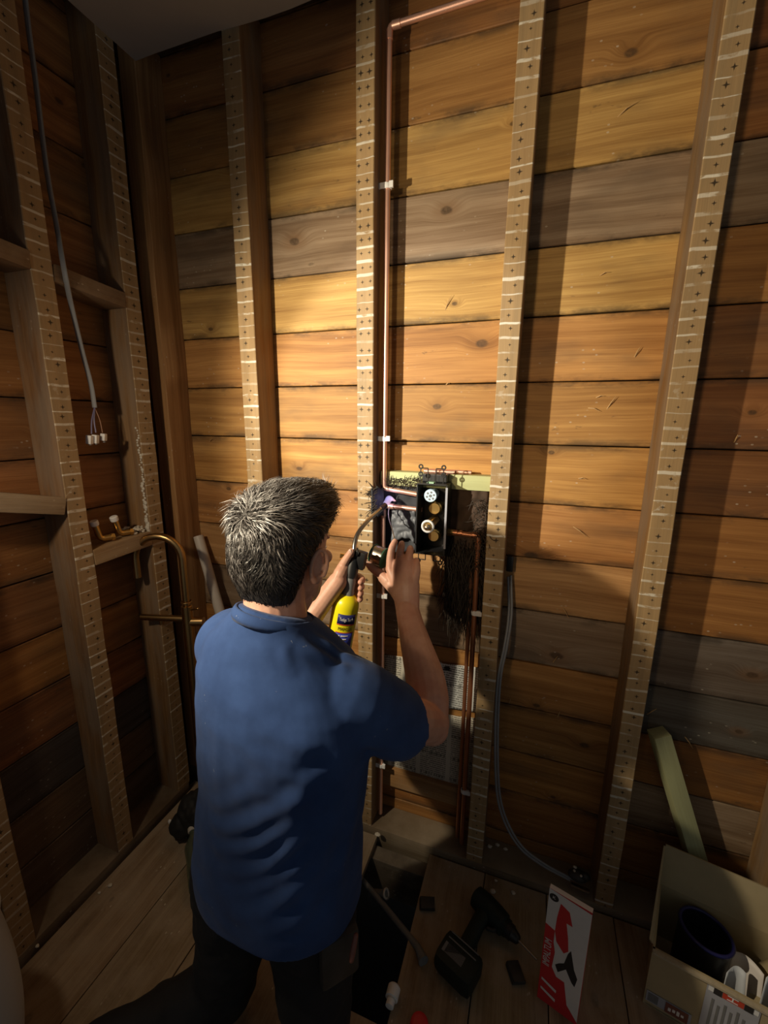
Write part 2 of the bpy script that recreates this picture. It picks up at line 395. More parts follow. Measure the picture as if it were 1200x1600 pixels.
def mat_glass_bottle():
    m, nt, nd, lk, p = newmat('green_clear_plastic')
    p.inputs['Base Color'].default_value = (.25, .30, .22, 1); p.inputs['Transmission Weight'].default_value = .75; p.inputs['Roughness'].default_value = .25; p.inputs['IOR'].default_value = 1.3
    g = N(nt); lk.new(g.bump(g.noise(g.coord(), 60, 3), .2), p.inputs['Normal']); return m
M['clear'] = mat_glass_bottle()

def mat_newsprint(flip=0.0, tint=(.70, .66, .56)):
    m, nt, nd, lk, p = newmat('newsprint'); g = N(nt)
    o = g.coord(); x, y, z = g.sep(o)
    yel = g.smooth(g.noise(o, 5, 4), .35, .7)
    base = g.mix(yel, tint, tuple(q * .78 for q in tint))
    row = g.math('FRACT', g.math('MULTIPLY', z, 118.0)); rid = g.math('FLOOR', g.math('MULTIPLY', z, 118.0))
    inrow = g.math('GREATER_THAN', row, .42)
    wd = g.noise(g.comb(g.math('MULTIPLY', x, 260.0), 0.0, g.math('MULTIPLY', rid, 7.3)), 1.0, 2, .7)
    colm = g.math('FRACT', g.math('ADD', g.math('MULTIPLY', x, 9.0), .35 + flip))
    incol = g.math('MULTIPLY', g.math('GREATER_THAN', colm, .09), g.math('LESS_THAN', colm, .95))
    wn = g.n('ShaderNodeTexWhiteNoise', noise_dimensions='2D'); g.set(wn.inputs['Vector'], g.comb(g.math('FLOOR', g.math('MULTIPLY', z, 11.0)), g.math('FLOOR', g.math('ADD', g.math('MULTIPLY', x, 9.0), .35 + flip)), 0.0))
    ink = g.math('MULTIPLY', g.math('MULTIPLY', inrow, g.math('GREATER_THAN', wd, .43)), incol)
    ink = g.math('MULTIPLY', ink, g.math('MULTIPLY_ADD', wn.outputs['Value'], .35, .5))
    hd = g.math('MULTIPLY', g.math('LESS_THAN', g.math('FRACT', g.math('MULTIPLY', z, 11.0)), .12), g.math('GREATER_THAN', g.noise(g.comb(g.math('MULTIPLY', x, 120.0), 0.0, g.math('FLOOR', g.math('MULTIPLY', z, 11.0))), 1.0, 1), .5))
    ink = g.math('MAXIMUM', ink, g.math('MULTIPLY', g.math('MULTIPLY', hd, incol), .75))
    c = g.mix(ink, base, (.06, .055, .05)); lk.new(c, p.inputs['Base Color']); p.inputs['Roughness'].default_value = .85
    return m
M['news'] = mat_newsprint(); M['news_lit'] = mat_newsprint(.2, (.76, .80, .80))  # second newsprint is whiter: the patch of light is put into its colour

def mat_skin():
    m, nt, nd, lk, p = newmat('skin'); g = N(nt); o = g.coord()
    n = g.noise(o, 28, 5); n2 = g.noise(o, 140, 3)
    c = g.ramp(n, [(.3, (.58, .31, .215)), (.55, (.68, .39, .285)), (.75, (.74, .47, .36))])
    red = g.smooth(g.noise(o, 9, 3), .45, .7)
    c = g.mix(g.math('MULTIPLY', red, .4), c, (.62, .25, .17))
    lk.new(c, p.inputs['Base Color']); p.inputs['Roughness'].default_value = .48
    p.inputs['Subsurface Weight'].default_value = .12; p.inputs['Subsurface Radius'].default_value = (.01, .004, .002); p.inputs['Subsurface Scale'].default_value = .5
    lk.new(g.bump(g.math('ADD', n2, n), .18, .0015), p.inputs['Normal']); return m
M['skin'] = mat_skin()
M['lip'] = plain('lips', (.45, .16, .12), .45); M['eyew'] = plain('eye_white', (.8, .8, .78), .2); M['nail'] = plain('fingernail', (.68, .46, .38), .3, var=.05)
def mat_shirt():
    m, nt, nd, lk, p = newmat('navy_cotton'); g = N(nt); o = g.coord()
    fade = g.smooth(g.noise(o, 5.5, 5, .65), .3, .72)
    c = g.mix(fade, (.022, .050, .150), (.037, .080, .225))
    lint = g.math('MULTIPLY', g.math('GREATER_THAN', g.noise(o, 85, 2), .735), g.smooth(g.noise(o, 10, 1), .5, .6))
    c = g.mix(g.math('MULTIPLY', lint, .5), c, (.25, .28, .35))
    lk.new(c, p.inputs['Base Color']); p.inputs['Roughness'].default_value = .88; p.inputs['Sheen Weight'].default_value = .06; p.inputs['Sheen Roughness'].default_value = .5
    p.inputs['Specular IOR Level'].default_value = .2
    lk.new(g.bump(g.noise(o, 900, 2), .25, .0006), p.inputs['Normal']); return m
M['shirt'] = mat_shirt()
def mat_hair():
    m, nt, nd, lk, p = newmat('salt_and_pepper_hair'); g = N(nt)
    r = g.n('ShaderNodeNewGeometry').outputs['Random Per Island']
    at_ = g.n('ShaderNodeAttribute'); at_.attribute_name = 'grey'
    gr = g.math('ADD', g.math('MULTIPLY', r, .75), g.math('MULTIPLY', g.math('SUBTRACT', at_.outputs['Fac'], .5), .9))
    c = g.ramp(gr, [(.15, (.012, .010, .009)), (.45, (.045, .038, .034)), (.62, (.17, .155, .15)), (.85, (.33, .32, .315))])
    lk.new(c, p.inputs['Base Color']); p.inputs['Roughness'].default_value = .42; p.inputs['Specular IOR Level'].default_value = .6; return m
M['hair'] = mat_hair(); M['haircap'] = plain('hair_roots', (.02, .017, .015), .7)
def mat_flame():
    m, nt, nd, lk, p = newmat('torch_flame'); nd.remove(p); g = N(nt); out = nd['Material Output']
    z = g.sep(g.coord('Generated'))[0]
    em = g.n('ShaderNodeEmission'); g.set(em.inputs[0], g.ramp(z, [(.0, (.45, .42, 1.0)), (.5, (.78, .62, 1.0)), (1, (1.0, .50, .50))])); em.inputs[1].default_value = 1.1
    tr = g.n('ShaderNodeBsdfTransparent'); mx = g.n('ShaderNodeMixShader')
    lw_ = g.n('ShaderNodeLayerWeight'); lw_.inputs[0].default_value = .35
    g.set(mx.inputs[0], g.math('MULTIPLY', g.math('SUBTRACT', 1.0, lw_.outputs['Facing']), .75)); lk.new(tr.outputs[0], mx.inputs[1]); lk.new(em.outputs[0], mx.inputs[2]); lk.new(mx.outputs[0], out.inputs[0])
    return m
M['flame'] = mat_flame()

# ================================================================== STRUCTURE
YB = 1.32            # face of the back boards
YS = 1.214           # face of the back studs
XL = -1.358          # face of the left boards
XS = -1.252          # face of the left studs
ZC = 2.56            # ceiling
JZ = [2.823, 2.65, 2.477, 2.304, 2.131, 1.956, 1.785, 1.613, 1.439, 1.266, 1.096, .924, .746, .581, .407, .246, .066, -.10]

def board_mesh(L, H, T, seed):
    rr = random.Random(seed); mb = MB(); c = .0022
    prof = [(-T + c, 0), (0 - c, 0), (0, c), (0, H - c), (-c, H), (-T, H), (-T, 0)]
    n = 13; vs = []; fs = []
    for i in range(n):
        x = L * i / (n - 1)
        for (d, z) in prof:
            j = 0.0012 * mnoise.noise(Vector((x * 3.1 + seed, z * 9, seed * 1.7)))
            vs.append((x, -d + (j if d > -T / 2 else 0), z + (0.0012 * mnoise.noise(Vector((x * 6 + seed * 3, 5 * z, 2.2))) if d > -T / 2 else 0)))
    k = len(prof)
    for i in range(n - 1):
        for q in range(k): fs.append((i * k + q, i * k + (q + 1) % k, (i + 1) * k + (q + 1) % k, (i + 1) * k + q))
    fs.append(tuple(range(k))); fs.append(tuple((n - 1) * k + q for q in range(k - 1, -1, -1)))
    return mb.add(vs, fs).mesh('board')

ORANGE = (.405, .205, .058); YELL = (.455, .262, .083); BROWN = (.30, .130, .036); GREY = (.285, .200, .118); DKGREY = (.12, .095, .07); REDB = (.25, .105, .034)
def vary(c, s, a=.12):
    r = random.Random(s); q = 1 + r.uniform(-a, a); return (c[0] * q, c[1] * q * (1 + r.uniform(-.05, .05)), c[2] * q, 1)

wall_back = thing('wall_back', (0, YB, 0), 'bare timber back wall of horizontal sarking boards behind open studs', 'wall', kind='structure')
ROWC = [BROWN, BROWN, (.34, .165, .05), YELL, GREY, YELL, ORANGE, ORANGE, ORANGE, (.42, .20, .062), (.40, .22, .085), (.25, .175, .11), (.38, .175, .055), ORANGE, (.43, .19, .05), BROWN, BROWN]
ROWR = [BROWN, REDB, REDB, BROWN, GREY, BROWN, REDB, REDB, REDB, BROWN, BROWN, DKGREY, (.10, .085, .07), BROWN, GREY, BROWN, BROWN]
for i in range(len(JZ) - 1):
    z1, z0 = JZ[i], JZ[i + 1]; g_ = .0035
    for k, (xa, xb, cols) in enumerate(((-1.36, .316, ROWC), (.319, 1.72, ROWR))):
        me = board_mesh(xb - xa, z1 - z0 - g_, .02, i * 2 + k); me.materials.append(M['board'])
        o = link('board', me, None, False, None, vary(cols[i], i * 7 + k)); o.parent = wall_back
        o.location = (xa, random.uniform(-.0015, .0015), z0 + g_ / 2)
mb = MB(); mb.box((.18, .035, 1.3), (3.1, .01, 3.1)); o = mb.build('building_paper', M['dark'], None); o.parent = wall_back

wall_left = thing('wall_left', (XL, 0, 0), 'dim bare timber left wall with open studs and noggings', 'wall', kind='structure')
wall_left.rotation_euler = (0, 0, math.pi / 2); wall_left.matrix_world = Matrix.Translation((XL, 0, 0)) @ Matrix.Rotation(math.pi / 2, 4, 'Z')
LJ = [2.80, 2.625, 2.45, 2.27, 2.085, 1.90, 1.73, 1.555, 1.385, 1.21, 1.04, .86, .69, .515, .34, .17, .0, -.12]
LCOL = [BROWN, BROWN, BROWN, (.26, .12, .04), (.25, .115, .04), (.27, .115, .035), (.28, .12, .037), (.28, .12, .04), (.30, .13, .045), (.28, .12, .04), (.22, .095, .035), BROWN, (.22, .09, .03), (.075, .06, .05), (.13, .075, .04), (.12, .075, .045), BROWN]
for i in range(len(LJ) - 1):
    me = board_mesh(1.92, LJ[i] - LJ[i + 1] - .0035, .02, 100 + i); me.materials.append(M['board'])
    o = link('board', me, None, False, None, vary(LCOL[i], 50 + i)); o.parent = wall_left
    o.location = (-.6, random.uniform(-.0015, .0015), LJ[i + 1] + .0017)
mb = MB(); mb.box((.36, .035, 1.3), (2.0, .01, 3.1)); o = mb.build('building_paper', M['dark'], None); o.parent = wall_left

def stud_mesh(W, Dp, z0, z1, seed, rough=1.0):
    mb = MB(); n = 46; vs = []; fs = []; c = .002
    prof = [(-W / 2 + c, -Dp), (W / 2 - c, -Dp), (W / 2, -Dp + c), (W / 2, 0), (-W / 2, 0), (-W / 2, -Dp + c)]
    for i in range(n):
        z = z0 + (z1 - z0) * i / (n - 1)
        for (x, y) in prof:
            e = mnoise.noise(Vector((x * 40 + seed * 3, z * 7, y * 15))) * .0016 * rough
            e2 = mnoise.noise(Vector((seed * 5.1, z * 3, y * 3 + x * 30))) * .0014 * rough
            vs.append((x + e + mnoise.noise(Vector((seed, z * .8, 0))) * .002, y + (e2 if y < -.01 else 0), z))
    k = len(prof)
    for i in range(n - 1):
        for q in range(k): fs.append((i * k + q, i * k + (q + 1) % k, (i + 1) * k + (q + 1) % k, (i + 1) * k + q))
    fs.append(tuple(range(k))); fs.append(tuple((n - 1) * k + q for q in range(k)))
    return mb.add(vs, fs).mesh('stud')
STUDC = (.27, .15, .062)
for i, (xa, xb) in enumerate(((-1.318, -1.250), (-.927, -.868), (-.516, -.4635), (-.112, -.059), (.290, .343), (.695, .75), (1.10, 1.153), (1.50, 1.55))):
    me = stud_mesh(xb - xa, YB - YS - .001, .022, ZC + .09, 3 + i, 2.0 if i == 0 else 1.0); me.materials.append(M['stud2'] if i == 2 else M['stud0'] if i == 0 else M['stud1'])
    o = link('stud', me, None, 'auto', None, vary(STUDC if i != 0 else (.34, .18, .07), 9 + i, .08)); o.parent = wall_back; o.location = ((xa + xb) / 2, -.001, 0)
for i, (ya, yb) in enumerate(((.13, .185), (.50, .555), (.822, .878), (1.09, 1.146))):
    me = stud_mesh(yb - ya, XS - XL - .001, .022, ZC + .09, 20 + i, 1.5); me.materials.append(M['stud1'])
    o = link('stud', me, None, 'auto', None, vary((.24, .13, .055), 30 + i, .08)); o.parent = wall_left; o.location = ((ya + yb) / 2, -.001, 0)

def timber(parent, c, size, col, name='nogging', mat='timber', rot=None, bev=.003):
    mb = MB(); mb.box((0, 0, 0), size, None, bev); o = mb.build(name, M[mat], None, 'auto', None, (*col, 1)); o.parent = parent; o.location = c
    if rot: o.rotation_euler = rot
    return o
TD = YB - YS
# bottom and top plates (local frame of each wall: y = 0 at the board face, -y into the room)
timber(wall_back, (.18, -TD / 2 - .001, -.018), (3.06, TD, .08), (.20, .15, .095), 'bottom_plate')
timber(wall_left, (.27, -TD / 2 - .001, -.018), (1.74, TD, .08), (.16, .115, .075), 'bottom_plate')
timber(wall_back, (.18, -TD / 2 - .001, ZC + .125), (3.06, TD, .07), (.06, .035, .02), 'top_plate')
timber(wall_left, (.27, -TD / 2 - .001, ZC + .125), (1.74, TD, .07), (.06, .035, .02), 'top_plate')
# noggings on the left wall (x local = world y)
timber(wall_left, (.984, -TD + .045, 1.872), (.21, .10, .045), (.17, .10, .05), rot=(0, math.radians(5), 0))
timber(wall_left, (.689, -TD + .045, 1.905), (.265, .10, .045), (.17, .10, .05), rot=(0, math.radians(5), 0))
timber(wall_left, (.689, -TD + .05, 1.287), (.265, .105, .05), (.24, .17, .10), rot=(0, math.radians(14), 0))
timber(wall_left, (.984, -TD + .05, 1.085), (.21, .105, .05), (.34, .22, .11), rot=(0, math.radians(-2), 0))
# pale green treated nogging behind the valve, lower batten
timber(wall_back, (-.287, -.024, 1.323), (.348, .045, .045), (.50, .53, .27), mat='treated')
timber(wall_back, (-.287, -.012, .175), (.348, .022, .075), (.36, .19, .07), 'batten')

mb = MB()
for k in range(46):
    z = lerp(1.10, 1.47, k / 45); r = random.uniform(.004, .009) * (1.15 - .7 * k / 45); mb.ell((1.0895 + random.uniform(-.001, .001), -TD + .006 + random.uniform(0, .012), z), (.0022, r * 1.3, r), None, 6, 5)
o = mb.build('plaster_smear', M['plaster'], None, True, 'stuff'); o.parent = wall_left

# ceiling: plaster sheet with a broken edge short of the studs
mb = MB(); xe, ye = -1.235, 1.205; poly = []
for i in range(40): poly.append((lerp(xe, 1.75, i / 39), ye + random.uniform(-.006, .006), ZC))
poly += [(1.75, -1.2, ZC), (xe, -1.2, ZC)]
for i in range(24): poly.append((xe + random.uniform(-.004, .004), lerp(-1.1, 1.15, i / 23), ZC))
mb.prism(poly, (0, 0, .012)); ceiling = mb.build('ceiling', M['ceiling'])
tag(ceiling, 'grey painted plaster ceiling with a ragged broken edge', 'ceiling', kind='structure')

# floor planks along y, with one plank cut out
floor = thing('floor', (0, 0, 0), 'dusty wooden plank floor with one plank cut out', 'floor', kind='structure')
FX = [-1.236, -1.02, -.825, -.63, -.435, -.24, -.045, .15, .345, .54, .735, .93, 1.125, 1.32, 1.515, 1.71]
for i in range(len(FX) - 1):
    spans = [(-1.2, 1.205)] if i != 4 else [(-1.2, .735)]
    for (ya, yb) in spans:
        xa, xb = FX[i] + .0015, FX[i + 1] - .0015
        mb = MB(); mb.box((0, 0, 0), (xb - xa, yb - ya, .022), None, .0015)
        o = mb.build('plank', M['plank'], None, False, None, vary((.27, .18, .095) if i > 3 else (.25, .18, .11), 70 + i, .15)); o.parent = floor; o.location = ((xa + xb) / 2, (ya + yb) / 2, -.011 + random.uniform(-.001, .001))
for y in (.70, 1.165):
    mb = MB(); mb.box((.2, y, -.10), (2.95, .05, .15), None, .003); o = mb.build('joist', M['timber'], None, False, None, (.10, .08, .06, 1)); o.parent = floor
mb = MB(); mb.box((.2, .0, -.47), (4.0, 3.2, .04)); ground = mb.build('ground', M['soil']); tag(ground, 'dark soil below the cut-out floor plank', 'ground', kind='structure')
# ================================================================== PLUMBING
def arc_corner(pts, r, n=6):            # polyline with rounded corners
    P = [Vector(p) for p in pts]; out = [P[0]]
    for i in range(1, len(P) - 1):
        a = (P[i - 1] - P[i]).normalized(); b = (P[i + 1] - P[i]).normalized()
        A = P[i] + a * r; B = P[i] + b * r
        for k in range(n + 1):
            t = k / n; out.append(A * (1 - t) ** 2 + P[i] * 2 * t * (1 - t) + B * t * t)
    out.append(P[-1]); return out
PY = 1.262; PX = -.4415; PR = .0078
def pipe(name, pts, mat, label, r=PR, corner=.012, joints=()):
    base = Vector(pts[0]); t = thing(name, base, label, 'pipe', 'copper water pipes on the back wall')
    mb = MB(); mb.tube(arc_corner(pts, corner), r, 14); mb.build('pipe_run', mat, t, 'auto')
    for (p, d, l) in joints:
        p = Vector(p); d = Vector(d).normalized(); mb = MB()
        mb.lathe(p, d, [(0, r * 1.0), (.0005, r * 1.22), (l, r * 1.22), (l + .001, r * 1.0)], 14); mb.build('solder_joint', mat, t, 'auto')
    return t
ztop = 2.498; xl = -.318
pipe('shower_riser_pipe', [(-.192, PY, ztop + .003), (PX, PY, ztop), (PX - .002, PY, 1.292), (xl, PY, 1.278)], M['copper'], 'copper riser pipe running up the wall and turning right at the top',
     joints=[((PX, PY, ztop - .03), (0, 0, 1), .022), ((PX + .008, PY, ztop), (1, 0, 0), .022)])
pipe('hot_supply_pipe', [(PX - .004, PY, .04), (PX - .004, PY, 1.236), (xl, PY, 1.232)], M['copper'], 'copper supply pipe below the flame, joining the valve from the left', corner=.014,
     joints=[((PX - .004, PY, 1.20), (0, 0, 1), .02), ((PX + .012, PY, 1.2355), (1, 0, -.02), .02)])
zr = 1.172
pr = at(743, 838, 1.25)
pipe('cold_supply_pipe', [(-.215, 1.25, zr), (-.138, 1.25, zr - .004), (-.136, 1.25, .6), (-.134, 1.25, .04)], M['copper_dark'], 'copper supply pipe from the valve elbow down beside the right stud', corner=.014,
     joints=[((-.158, 1.25, zr - .002), (1, 0, 0), .016), ((-.138, 1.25, zr - .045), (0, 0, 1), .026), ((-.216, 1.25, zr), (1, 0, 0), .014), ((-.196, 1.25, zr), (1, 0, 0), .008)])
pipe('bypass_pipe', [(-.156, 1.268, 1.05), (-.153, 1.268, .04)], M['copper_dark'], 'thin tarnished copper pipe running just left of the cold supply pipe', r=.0065)

# white pipe clips
def pipe_clip(x, y, z, xs, label, gx=None):
    t = thing('pipe_clip', (x, y, z), label, 'pipe clip', 'white plastic pipe clips')
    mb = MB(); mb.torus((x, y, z), (0, 0, 1), .0098, .0022, 18, 6, rz=.0075); mb.build('clip_ring', M['whitep'], t, 'auto')
    mb = MB(); mb.box(((x + xs) / 2 - .002, y - .008, z + .001), (abs(x - xs) + .004, .004, .015), None, .001); mb.build('clip_arm', M['whitep'], t)
    mb = MB(); mb.box((x + .012, y - .006, z + .002), (.012, .007, .016), None, .001); mb.build('clip_latch', M['whitep'], t)
for (py, lab) in ((293, 'white pipe clip high on the riser pipe'), (686, 'white pipe clip on the riser pipe just above the valve'), (931, 'white pipe clip on the supply pipe beside the raised forearm'), (1196, 'white pipe clip on the supply pipe low beside the man\'s hip')):
    pipe_clip(PX - (.003 if py > 800 else 0), PY, at(600, py, PY).z, -.462, lab)
for (px, py, lab) in ((740, 957, 'white pipe clip on the right supply pipe below the hanging fibres'), (727, 1236, 'white pipe clip on the right supply pipe near the floor')):
    pipe_clip(-.136, 1.25, at(px, py, 1.25).z, -.114, lab)

# ---- shower valve in its black box
VX0, VX1, VY0, VY1, VZ0, VZ1 = -.320, -.232, 1.205, 1.30, 1.108, 1.322
sv = thing('shower_valve', ((VX0 + VX1) / 2, VY1, VZ0), 'black boxed shower mixer valve with white cap and brass cartridge', 'shower valve')
mb = MB(); tw = .0035
mb.box(((VX0 + VX1) / 2, VY1, (VZ0 + VZ1) / 2), (VX1 - VX0, .004, VZ1 - VZ0)); mb.box(((VX0 + VX1) / 2, (VY0 + VY1) / 2, VZ1), (VX1 - VX0, VY1 - VY0, tw))
mb.box(((VX0 + VX1) / 2, (VY0 + VY1) / 2, VZ0), (VX1 - VX0, VY1 - VY0, tw)); mb.box((VX0, (VY0 + VY1) / 2, (VZ0 + VZ1) / 2), (tw, VY1 - VY0, VZ1 - VZ0)); mb.box((VX1, (VY0 + VY1) / 2, (VZ0 + VZ1) / 2), (tw, VY1 - VY0, VZ1 - VZ0))
body = mb.build('box_body', M['blackp'], sv)
mb = MB(); mb.box((VX1 + .001, VY0 - .0015, (VZ0 + VZ1) / 2 + .008), (.0065, .003, VZ1 - VZ0 - .03), None, .001); mb.build('box_edge_strip', M['label'], sv)
c1 = Vector((-.283, 1.225, 1.285))
mb = MB(); mb.lathe(c1 + Vector((0, .05, 0)), (0, -1, 0), [(0, .015), (.04, .015), (.042, .0195), (.052, .0195), (.054, .018)], 28); cap = mb.build('test_cap', M['paleblue'], sv, 'auto')
mb = MB()
for k in range(6):
    a = math.pi * k / 3 + .3; mb.box(c1 + Vector((math.cos(a) * .011, -.0045, math.sin(a) * .011)), (.0055, .0012, .0055), Matrix.Rotation(-a, 3, 'Y'), .0004)
mb.lathe(c1 + Vector((0, -.004, 0)), (0, -1, 0), [(0, .0045), (.0012, .0045)], 14); mb.build('cap_recess', M['greyp'], cap)
for (dx, z, r) in ((.006, 1.240, .021), (.006, 1.152, .020)):
    mb = MB(); mb.lathe((-.283 + dx, 1.296, z), (0, -1, 0), [(0, r), (.03, r), (.033, r * .8), (.04, r * .8)], 24); mb.build('brass_body', M['brass'], sv, 'auto')
c2 = Vector((-.281, 1.20, 1.198))
mb = MB(); mb.lathe(c2 + Vector((0, .09, 0)), (0, -1, 0), [(0, .016), (.08, .016), (.081, .0135), (.1, .0135)], 6); mb.build('cartridge_nut', M['brass'], sv, 'auto')
mb = MB(); mb.torus(c2 + Vector((0, -.006, 0)), (0, 1, 0), .0165, .0038, 28, 8, rz=.006); mb.build('cartridge_ring', M['whitep'], sv, 'auto')
mb = MB(); mb.lathe(c2 + Vector((0, 0, 0)), (0, -1, 0), [(0, .008), (.012, .008), (.014, .0055), (.028, .0055), (.029, .004)], 16); mb.build('spindle', M['steel'], sv, 'auto')
mb = MB(); mb.lathe((VX1, 1.25, zr), (1, 0, 0), [(0, .012), (.012, .012), (.013, .010), (.02, .010)], 6); mb.build('outlet_nut', M['brass'], sv, 'auto')
for z in (1.278, 1.232):
    mb = MB(); mb.lathe((VX0, PY, z), (-1, 0, 0), [(0, .012), (.008, .012), (.009, .010), (.014, .010)], 16); mb.build('inlet_collar', M['brass'], sv, 'auto')
mb = MB(); mb.box((-.283, 1.225, VZ1 + .003), (.02, .022, .003)); mb.build('level_sticker', M['limesticker'], sv)
mb = MB(); mb.box((-.276, 1.262, VZ1 + .014), (.075, .05, .024), None, .003); mb.build('top_clamp', M['blackp'], sv)
def tabs(sgn, zb):                        # looped fixing tabs with screw rings
    q = .0016
    for sx, xx in ((-1, VX0 + .008), (1, VX1 - .012)):
        mb = MB(); yy = 1.212
        q_ = 1.0 if sgn > 0 else .45; z1 = zb + sgn * .028 * q_; z2 = zb + sgn * .046 * q_
        for (a, b) in (((xx - .0, z1 - sgn * .028 * q_), (xx, z2)), ((xx, z2), (xx + .022 * -sx, z2)), ((xx + .022 * -sx, z2), (xx + .022 * -sx, zb))):
            mb.tube([(a[0], yy, a[1]), (b[0], yy, b[1])], q, 6)
        mb.torus((xx, yy, z2 + sgn * .004), (0, 1, 0), .0055, .0022, 16, 6)
        if sgn > 0: mb.torus((xx, yy, z1), (0, 1, 0), .0055, .0022, 16, 6)
        mb.build('fixing_tab', M['blackp'], sv, 'auto')
tabs(1, VZ1); tabs(-1, VZ0)
# copper offcuts lying on the treated nogging
for (xa, xb, y, z, lab) in ((-.305, -.175, 1.290, 1.3525, 'short copper pipe offcut lying at the back above the valve'), (-.318, -.222, 1.276, 1.352, 'shorter copper pipe offcut lying in front above the valve')):
    t = thing('pipe_offcut', ((xa + xb) / 2, y, z), lab, 'pipe', 'copper offcuts on the nogging'); mb = MB()
    n = 16; mb.tube([(xa, y, z), (xb, y, z)], .0062, n, caps=False); mb.tube([(xb, y, z), (xa, y, z)], .0052, n, caps=False); mb.build('pipe_wall', M['copper'], t, 'auto')
    mb = MB(); mb.torus((xb - .0004, y, z), (1, 0, 0), .0057, .0006, n, 6); mb.build('cut_rim', M['copper_dark'], t, 'auto')

# ---- scorched heat mats with frayed edges
def sheet(name, fn, nu, nv, mat, parent, th=.003):
    vs = []; fs = []
    for i in range(nu + 1):
        for j in range(nv + 1): vs.append(fn(i / nu, j / nv))
    for i in range(nu):
        for j in range(nv):
            a = i * (nv + 1) + j; fs.append((a, a + 1, a + nv + 2, a + nv + 1))
    mb = MB(); mb.add(vs, fs); o = mb.build(name, mat, parent, True)
    s = o.modifiers.new('thickness', 'SOLIDIFY'); s.thickness = th; return o
def strands(name, roots, mat, parent, r=.0012, kind='stuff'):
    mb = MB()
    for (p, d, L, curl) in roots:
        p = Vector(p); d = Vector(d).normalized(); pts = [p]; n = 5
        for k in range(n):
            d = (d + Vector((random.uniform(-1, 1), random.uniform(-.6, .6), random.uniform(-1, .4))) * curl).normalized(); pts.append(pts[-1] + d * L / n)
        mb.tube(pts, [r, r, r * .9, r * .8, r * .6, r * .3], 4)
    return mb.build(name, mat, parent, False, kind)
hm = thing('heat_mat', (-.39, 1.29, 1.12), 'charcoal frayed heat mat tucked behind the pipes left of the valve', 'heat mat')
def f1(u, v):
    a = at(lerp(588, 652, u), lerp(750, 868 - 8 * u, v), 1.285); a.y += .012 * mnoise.noise(Vector((u * 4, v * 5, 1))) + .01; return a
sheet('felt_sheet', f1, 18, 24, M['felt'], hm)
def f2(u, v):
    a = at(lerp(612, 650, u), lerp(797, 852 - 12 * math.sin(u * 3), v), 1.268); a.y += .012 * mnoise.noise(Vector((u * 6, v * 7, 4))); return a
sheet('grey_flap', f2, 14, 18, M['greyfelt'], hm)
rt = []
for k in range(34):
    py = random.uniform(760, 798); p = at(random.uniform(580, 590), py, 1.208); rt.append((p, (random.uniform(-1, .1), random.uniform(-.2, .1), random.uniform(-.7, .5)), random.uniform(.02, .042), .35))
for k in range(120):
    p = at(random.uniform(605, 655), random.uniform(748, 762), 1.262); rt.append((p, (random.uniform(-.5, .5), random.uniform(-.5, .2), random.uniform(.1, 1)), random.uniform(.008, .02), .4))
strands('frayed_edge', rt, M['fibre'], hm)
def f1b(u, v):
    a = at(lerp(580, 599, u), lerp(762, 806, v), lerp(1.206, 1.25, u)); a.y += .006 * mnoise.noise(Vector((u * 5, v * 5, 9))); a.z += .012 * mnoise.noise(Vector((v * 4, u * 3, 2))); return a
sheet('felt_corner', f1b, 10, 12, M['felt'], hm)

hb = thing('heat_mat', (-.17, 1.29, .9), 'dark brown shaggy scorched mat hanging right of the valve', 'heat mat')
def f3(u, v):
    xl_ = 697; xr_ = 764 - 10 * v; yb = 885 + 30 * math.sin(u * 5 + 1)
    a = at(lerp(xl_, xr_, u), lerp(763, yb, v), 1.288); a.y += .014 * mnoise.noise(Vector((u * 5, v * 8, 11))) ; return a
sheet('mat_sheet', f3, 20, 30, M['feltbrown'], hb)
def f3b(u, v):
    a = at(lerp(700, 752, u), lerp(830, 960 - 40 * abs(u - .55), v), 1.279); a.y += .012 * mnoise.noise(Vector((u * 8, v * 8, 17))); return a
sheet('hanging_flap', f3b, 16, 26, M['feltbrown'], hb)
rt = []
for k in range(650):
    u = random.random(); p = at(lerp(694, 756, u), random.uniform(840, 965 - 30 * abs(u - .6)), random.uniform(1.255, 1.282)); rt.append((p, (random.uniform(-.4, .4), random.uniform(-.3, .1), -1), random.uniform(.04, .12), .18))
for k in range(230):
    p = at(random.uniform(738, 768), random.uniform(780, 890), random.uniform(1.225, 1.26)); rt.append((p, (random.uniform(-.6, 1), random.uniform(-1, 0), random.uniform(-.8, .7)), random.uniform(.015, .04), .4))
for k in range(6):
    p = at(random.uniform(688, 720), random.uniform(930, 960), 1.27); rt.append((p, (random.uniform(-.2, .2), 0, -1), random.uniform(.08, .16), .12))
strands('hanging_fibres', rt, M['fibre'], hb, .0011)

# ---- newspaper lining pasted on the boards
def paper(name, quad, mat, label, lift=.002):
    A, B, C, D = [Vector(q) for q in quad]; o0 = (A + C) / 2; vs = []; fs = []; nu, nv = 14, 18
    for i in range(nu + 1):
        for j in range(nv + 1):
            u, v = i / nu, j / nv; p = lerp(lerp(A, B, u), lerp(D, C, u), v); e = max(abs(u - .5), abs(v - .5)) * 2
            p = p + Vector((0, -lift - .0022 * max(0, mnoise.noise(Vector((u * 4, v * 5, lift * 900)))) - (.004 * max(0, e - .9) * 10) * max(0, mnoise.noise(Vector((u * 7, v * 7, 3)))), 0)); vs.append(p - o0)
    for i in range(nu):
        for j in range(nv):
            a = i * (nv + 1) + j; fs.append((a, a + 1, a + nv + 2, a + nv + 1))
    mb = MB(); mb.add(vs, fs); o = mb.build(name, mat, None, True); o.location = o0
    s = o.modifiers.new('thickness', 'SOLIDIFY'); s.thickness = .0006
    return tag(o, label, 'newspaper', 'old newspaper pasted in the stud bay')
